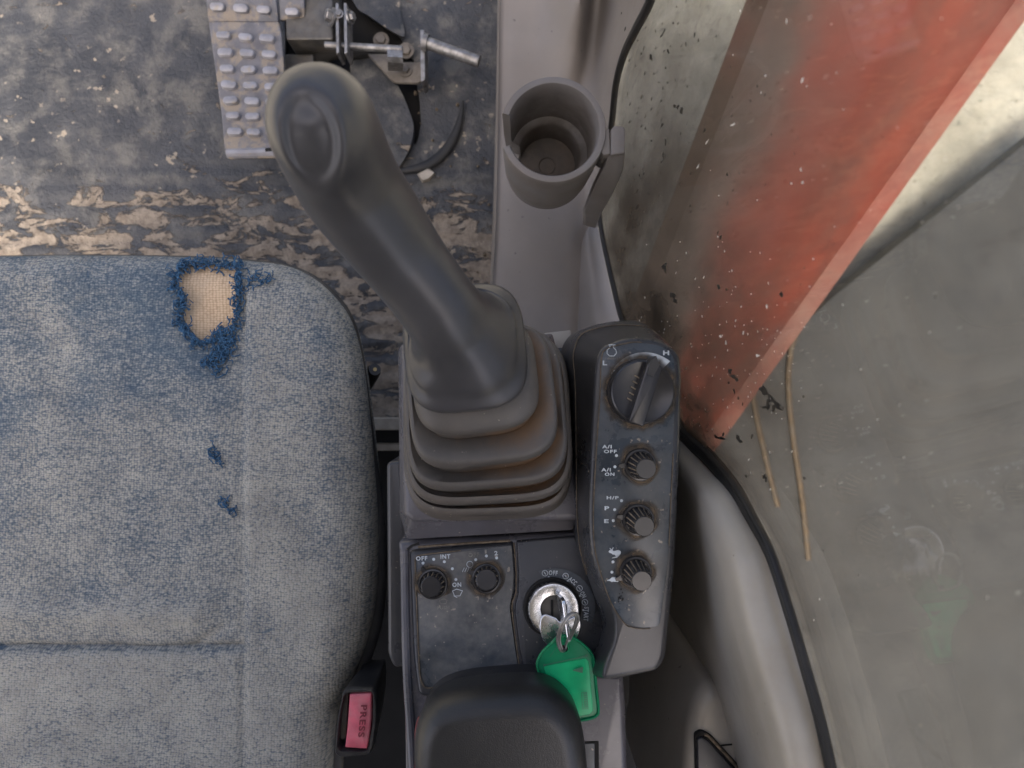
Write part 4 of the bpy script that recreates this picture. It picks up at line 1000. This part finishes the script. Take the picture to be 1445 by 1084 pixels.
# thumb hollow pressed into the head, with a raised rim
off = base_of(gr)
Hc = P(439, 196, .757); Hn = (Vector((0,0,1)) - Hc).normalized(); He = (X + Y*.08); He = (He - Hn*He.dot(Hn)).normalized(); Hf = Hn.cross(He)
for v in me2.vertices:
    d = v.co + off - Hc; x, y = d.dot(He), d.dot(Hf)
    if d.dot(Hn) < -.030 or v.normal.dot(Hn) < .05: continue
    r = math.hypot(x/.0092, y/.0150)
    if r < 2.2:
        dep = -.0042/(1+math.exp((r-1.0)*10)) + .0010*math.exp(-((r-1.36)/.26)**2) +   .0006*math.exp(-((x-.001)/.006)**2-((y-.0045)/.0045)**2) + .0003*math.exp(-((x)/.004)**2-((y+.008)/.004)**2)
        v.co += Hn*dep
    # shallow finger groove below the hollow
    g2 = math.exp(-(((x-.0165)/.006)**2 + ((y+.019)/.011)**2)); v.co -= Hn*.0014*g2
me2.shade_smooth()

# ================================================================== SEAT
st = thing('seat', 'worn blue fabric seat cushion with torn corner showing cream foam', 'seat', P(250, 750, .2))
SZ = .40
right = [(120,361),(200,361),(297,364),(345,368),(400,374),(438,390),(470,418),(493,452),(508,505),(518,580),(525,650),(531,720),(532,800),(527,860),(517,905),(502,945),(488,975),(474,1010),(468,1084),(464,1180),(460,1290)]
edge_ = right + [(240-u, v) for u, v in right[::-1]][0:-1]
so_ = [tuple(P(u, v, SZ)[:2]) for u, v in spline(edge_, 3)]
xs_ = (345-722.5)/F*.572; ys_ = (542-912)/F*.572; xm = (120-722.5)/F*.572
def seatz(x, y, do, d):
    z = SZ + .030*np.sqrt(np.clip(1-(1-np.clip(do/.040,0,1))**2, 0, 1)) + .004*np.clip(do/.15,0,1)
    xx = xm + np.abs(x-xm)
    inn = np.clip((xs_-xx)/.006+.5, 0, 1)
    fr = np.clip((.115-y)/.05, 0, 1)
    z = z - .0055*inn*fr*(y > ys_)
    z = z - .0030*np.exp(-((xx-xs_)/.0030)**2)*np.clip((.13-y)/.04, 0, 1)
    z = z - .0045*np.exp(-((y-ys_)/.0035)**2)*inn
    z = z + .006*np.exp(-((y-ys_-.030)/.014)**2)*inn*np.clip((-.262-x)/.02,0,1)
    q = (y+.222) - .55*(x+.265)                               # slack crease
    z = z - .0050*np.exp(-(q/.0035)**2)*np.exp(-((x+.272)/.016)**2)
    z = z + .0016*np.sin(x*38+1.2)*np.sin(y*26+.6) + .0010*np.sin(x*83+y*40)
    return z
hole_px = [(252,384),(262,374),(280,372),(297,371),(318,374),(331,377),(334,400),(335,425),(331,452),(322,463),(308,470),(297,478),(285,481),(272,470),(258,447),(263,420),(249,402)]
hz = .425
hole_s = [tuple(P(u, v, hz)[:2]) for u, v in spline(hole_px, 4)]
gridsurf('cushion_cover', so_, [hole_s], .0032, seatz, M['fabric'], st, .025, 70)
fo = [tuple(P(u, v, hz)[:2]) for u, v in spline([(235,372),(262,368),(318,369),(339,374),(341,425),(338,460),(315,480),(297,490),(265,488),(240,450)], 3)]
def dist_outer(x, y): return np.maximum(seg_dist(x, y, so_)[0], 0)
gridsurf('foam', fo, [], .004, lambda x, y, do, d: seatz(x, y, dist_outer(x, y), d) - .0038, M['foam'], st, .01, 70)
mb = MB()                                                    # frayed blue threads round the tear
def top_at(x, y): return float(seatz(np.array([[x]]), np.array([[y]]), dist_outer(np.array([[x]]), np.array([[y]])), 0)[0,0])
hp = [Vector((a, b, 0)) for a, b in hole_s]; cen = Vector((np.mean([p.x for p in hp]), np.mean([p.y for p in hp]), 0))
def thread(x, y, ang, L, r):
    pts = []; z0 = top_at(x, y)
    for k in range(6):
        t = k/5; pts.append(Vector((x + math.cos(ang)*L*t, y + math.sin(ang)*L*t, z0 + .0006 + .0022*math.sin(t*3.1) + random.uniform(-.0004,.0012)))); ang += random.uniform(-.75,.75)
    mb.tube(pts, r, 4)
for i, p in enumerate(hp):
    q = hp[(i+1) % len(hp)]
    if p.x < -.30 and random.random() < .5: pass
    for k in range(int((q-p).length/.00075)+1):
        t = random.random(); m_ = p.lerp(q, t); al = math.atan2(q.y-p.y, q.x-p.x)
        o2 = (m_-cen).normalized()*random.uniform(-.0015,.0052)
        thread(m_.x+o2.x, m_.y+o2.y, al + random.choice((0, math.pi)) + random.gauss(0,.55), random.uniform(.003,.009), random.uniform(.0004,.0008))
for u, v, n in [(318,482,40),(310,500,36),(301,512,30),(303,640,16),(320,717,12),(372,394,14),(352,392,10)]:
    for k in range(n):
        c = P(u+random.gauss(0,5), v+random.gauss(0,6), .43); thread(c.x, c.y, random.uniform(0,6.28), random.uniform(.003,.010), .0006)
mb.make('frayed_thread', M['thread'], st, 0, 'stuff')
# black vinyl side of the cushion
rv = [(120,357),(297,360),(345,364),(402,371),(441,387),(474,415),(497,450),(511,503),(521,578),(530,650),(540,720),(544,800),(541,860),(532,905),(516,950),(500,985),(486,1020),(482,1084),(478,1180),(474,1300)]
slab(spline(rv + [(240-u, v) for u, v in rv[::-1]][:-1], 4), lowz(.394), .06, (10,.008), M['vinyl'], 'side_bolster', st, 5, flare=-34, smooth=80)
sb = thing('mounting_rail', 'cream painted metal rails under the seat, glimpsed between seat and console', 'rail', P(400, 615, .1))
slab(rpoly([(60,591),(600,590),(600,607),(60,607)], 1), lowz(.135), .02, 1.5, M['cream'], 'front_bar', sb)
slab(rpoly([(60,628),(600,627),(600,636),(60,636)], 1), lowz(.118), .02, 1.5, M['cream'], 'second_bar', sb)
sv = thing('seat_lever', 'short black seat adjuster lever with brass end pin beside the seat', 'lever', P(515, 545, .3))
mb = MB(); pts = [P(494,572,.31), P(508,552,.322), P(518,538,.335), P(527,524,.352), P(529,521.5,.358)]
mb.tube(pts, [.0085,.0085,.0082,.0075,.0060], 18); mb.make('handle', M['black'], sv)
mb = MB(); ax = (pts[-1]-pts[-2]).normalized(); mb.tube([pts[-1]-ax*.001, pts[-1]+ax*.0008], .0019, 12); mb.make('end_pin', M['brass'], sv)
# ---- seat belt buckle
bk = thing('seat_belt_buckle', 'black seat belt buckle with faded red PRESS button standing beside the seat', 'seat belt buckle', P(502, 1020, .40))
BKZ = .452
def BK(u, v, h=0): return P(u, v, BKZ+h)
ho = rpoly([(484,974),(495,970.5),(527,971.5),(531,980),(533,1012),(527,1056),(522,1067),(480,1071),(471,1065),(475,1012)], [6,5,8,8,20,10,6,8,6,20])
hi = rpoly([(486,981),(494,978),(524.5,977),(526,984),(525.5,1022),(519,1058),(514,1060),(480,1060),(476,1054),(480,1012)], [3,3,3,3,10,3,3,4,3,10])
mb = MB(); 
k_ = len(ho)
rings = [[BK(u, v, 0) + Vector((0,0,-.07)) for u, v in inset(ho, 10)], [BK(u, v) + Vector((0,0,-.006)) for u, v in ho], [BK(u, v) + Vector((0,0,-.0015)) for u, v in inset(ho, .8)], [BK(u, v) for u, v in inset(ho, 2.6)],
         [BK(u, v) for u, v in inset(hi, -1)], [BK(u, v) + Vector((0,0,-.0012)) for u, v in hi], [BK(u, v) + Vector((0,0,-.014)) for u, v in hi]]
mb.loft(rings); mb.make('housing', M['black'], bk, 35)
bt = rpoly([(493.5,980),(524,979),(523.5,1022),(518,1056.5),(486,1056.5),(490.5,1022)], [1.5,1.5,12,1.5,1.5,12])
slab(bt, lambda u, v, h=0: BK(u, v) + Vector((0,0,.0015 - .0022*((u-506)/16)**2)), .012, (2.2,.0010), M['pink'], 'press_button', bk, 4)
write('PRESS', 512.3, 1016.5, 8.8, lambda u, v, h=0: BK(u, v) + Vector((0,0,.0018+h*0 - .0022*((u-506)/16)**2)), M['pinkdark'], bk, -95, width=45)
slab(rpoly([(479,985),(488,985),(484,1050),(477,1052)], 1), lambda u, v, h=0: BK(u, v) + Vector((0,0,-.009)), .004, .8, M['darksteel'], 'latch_tongue', bk)
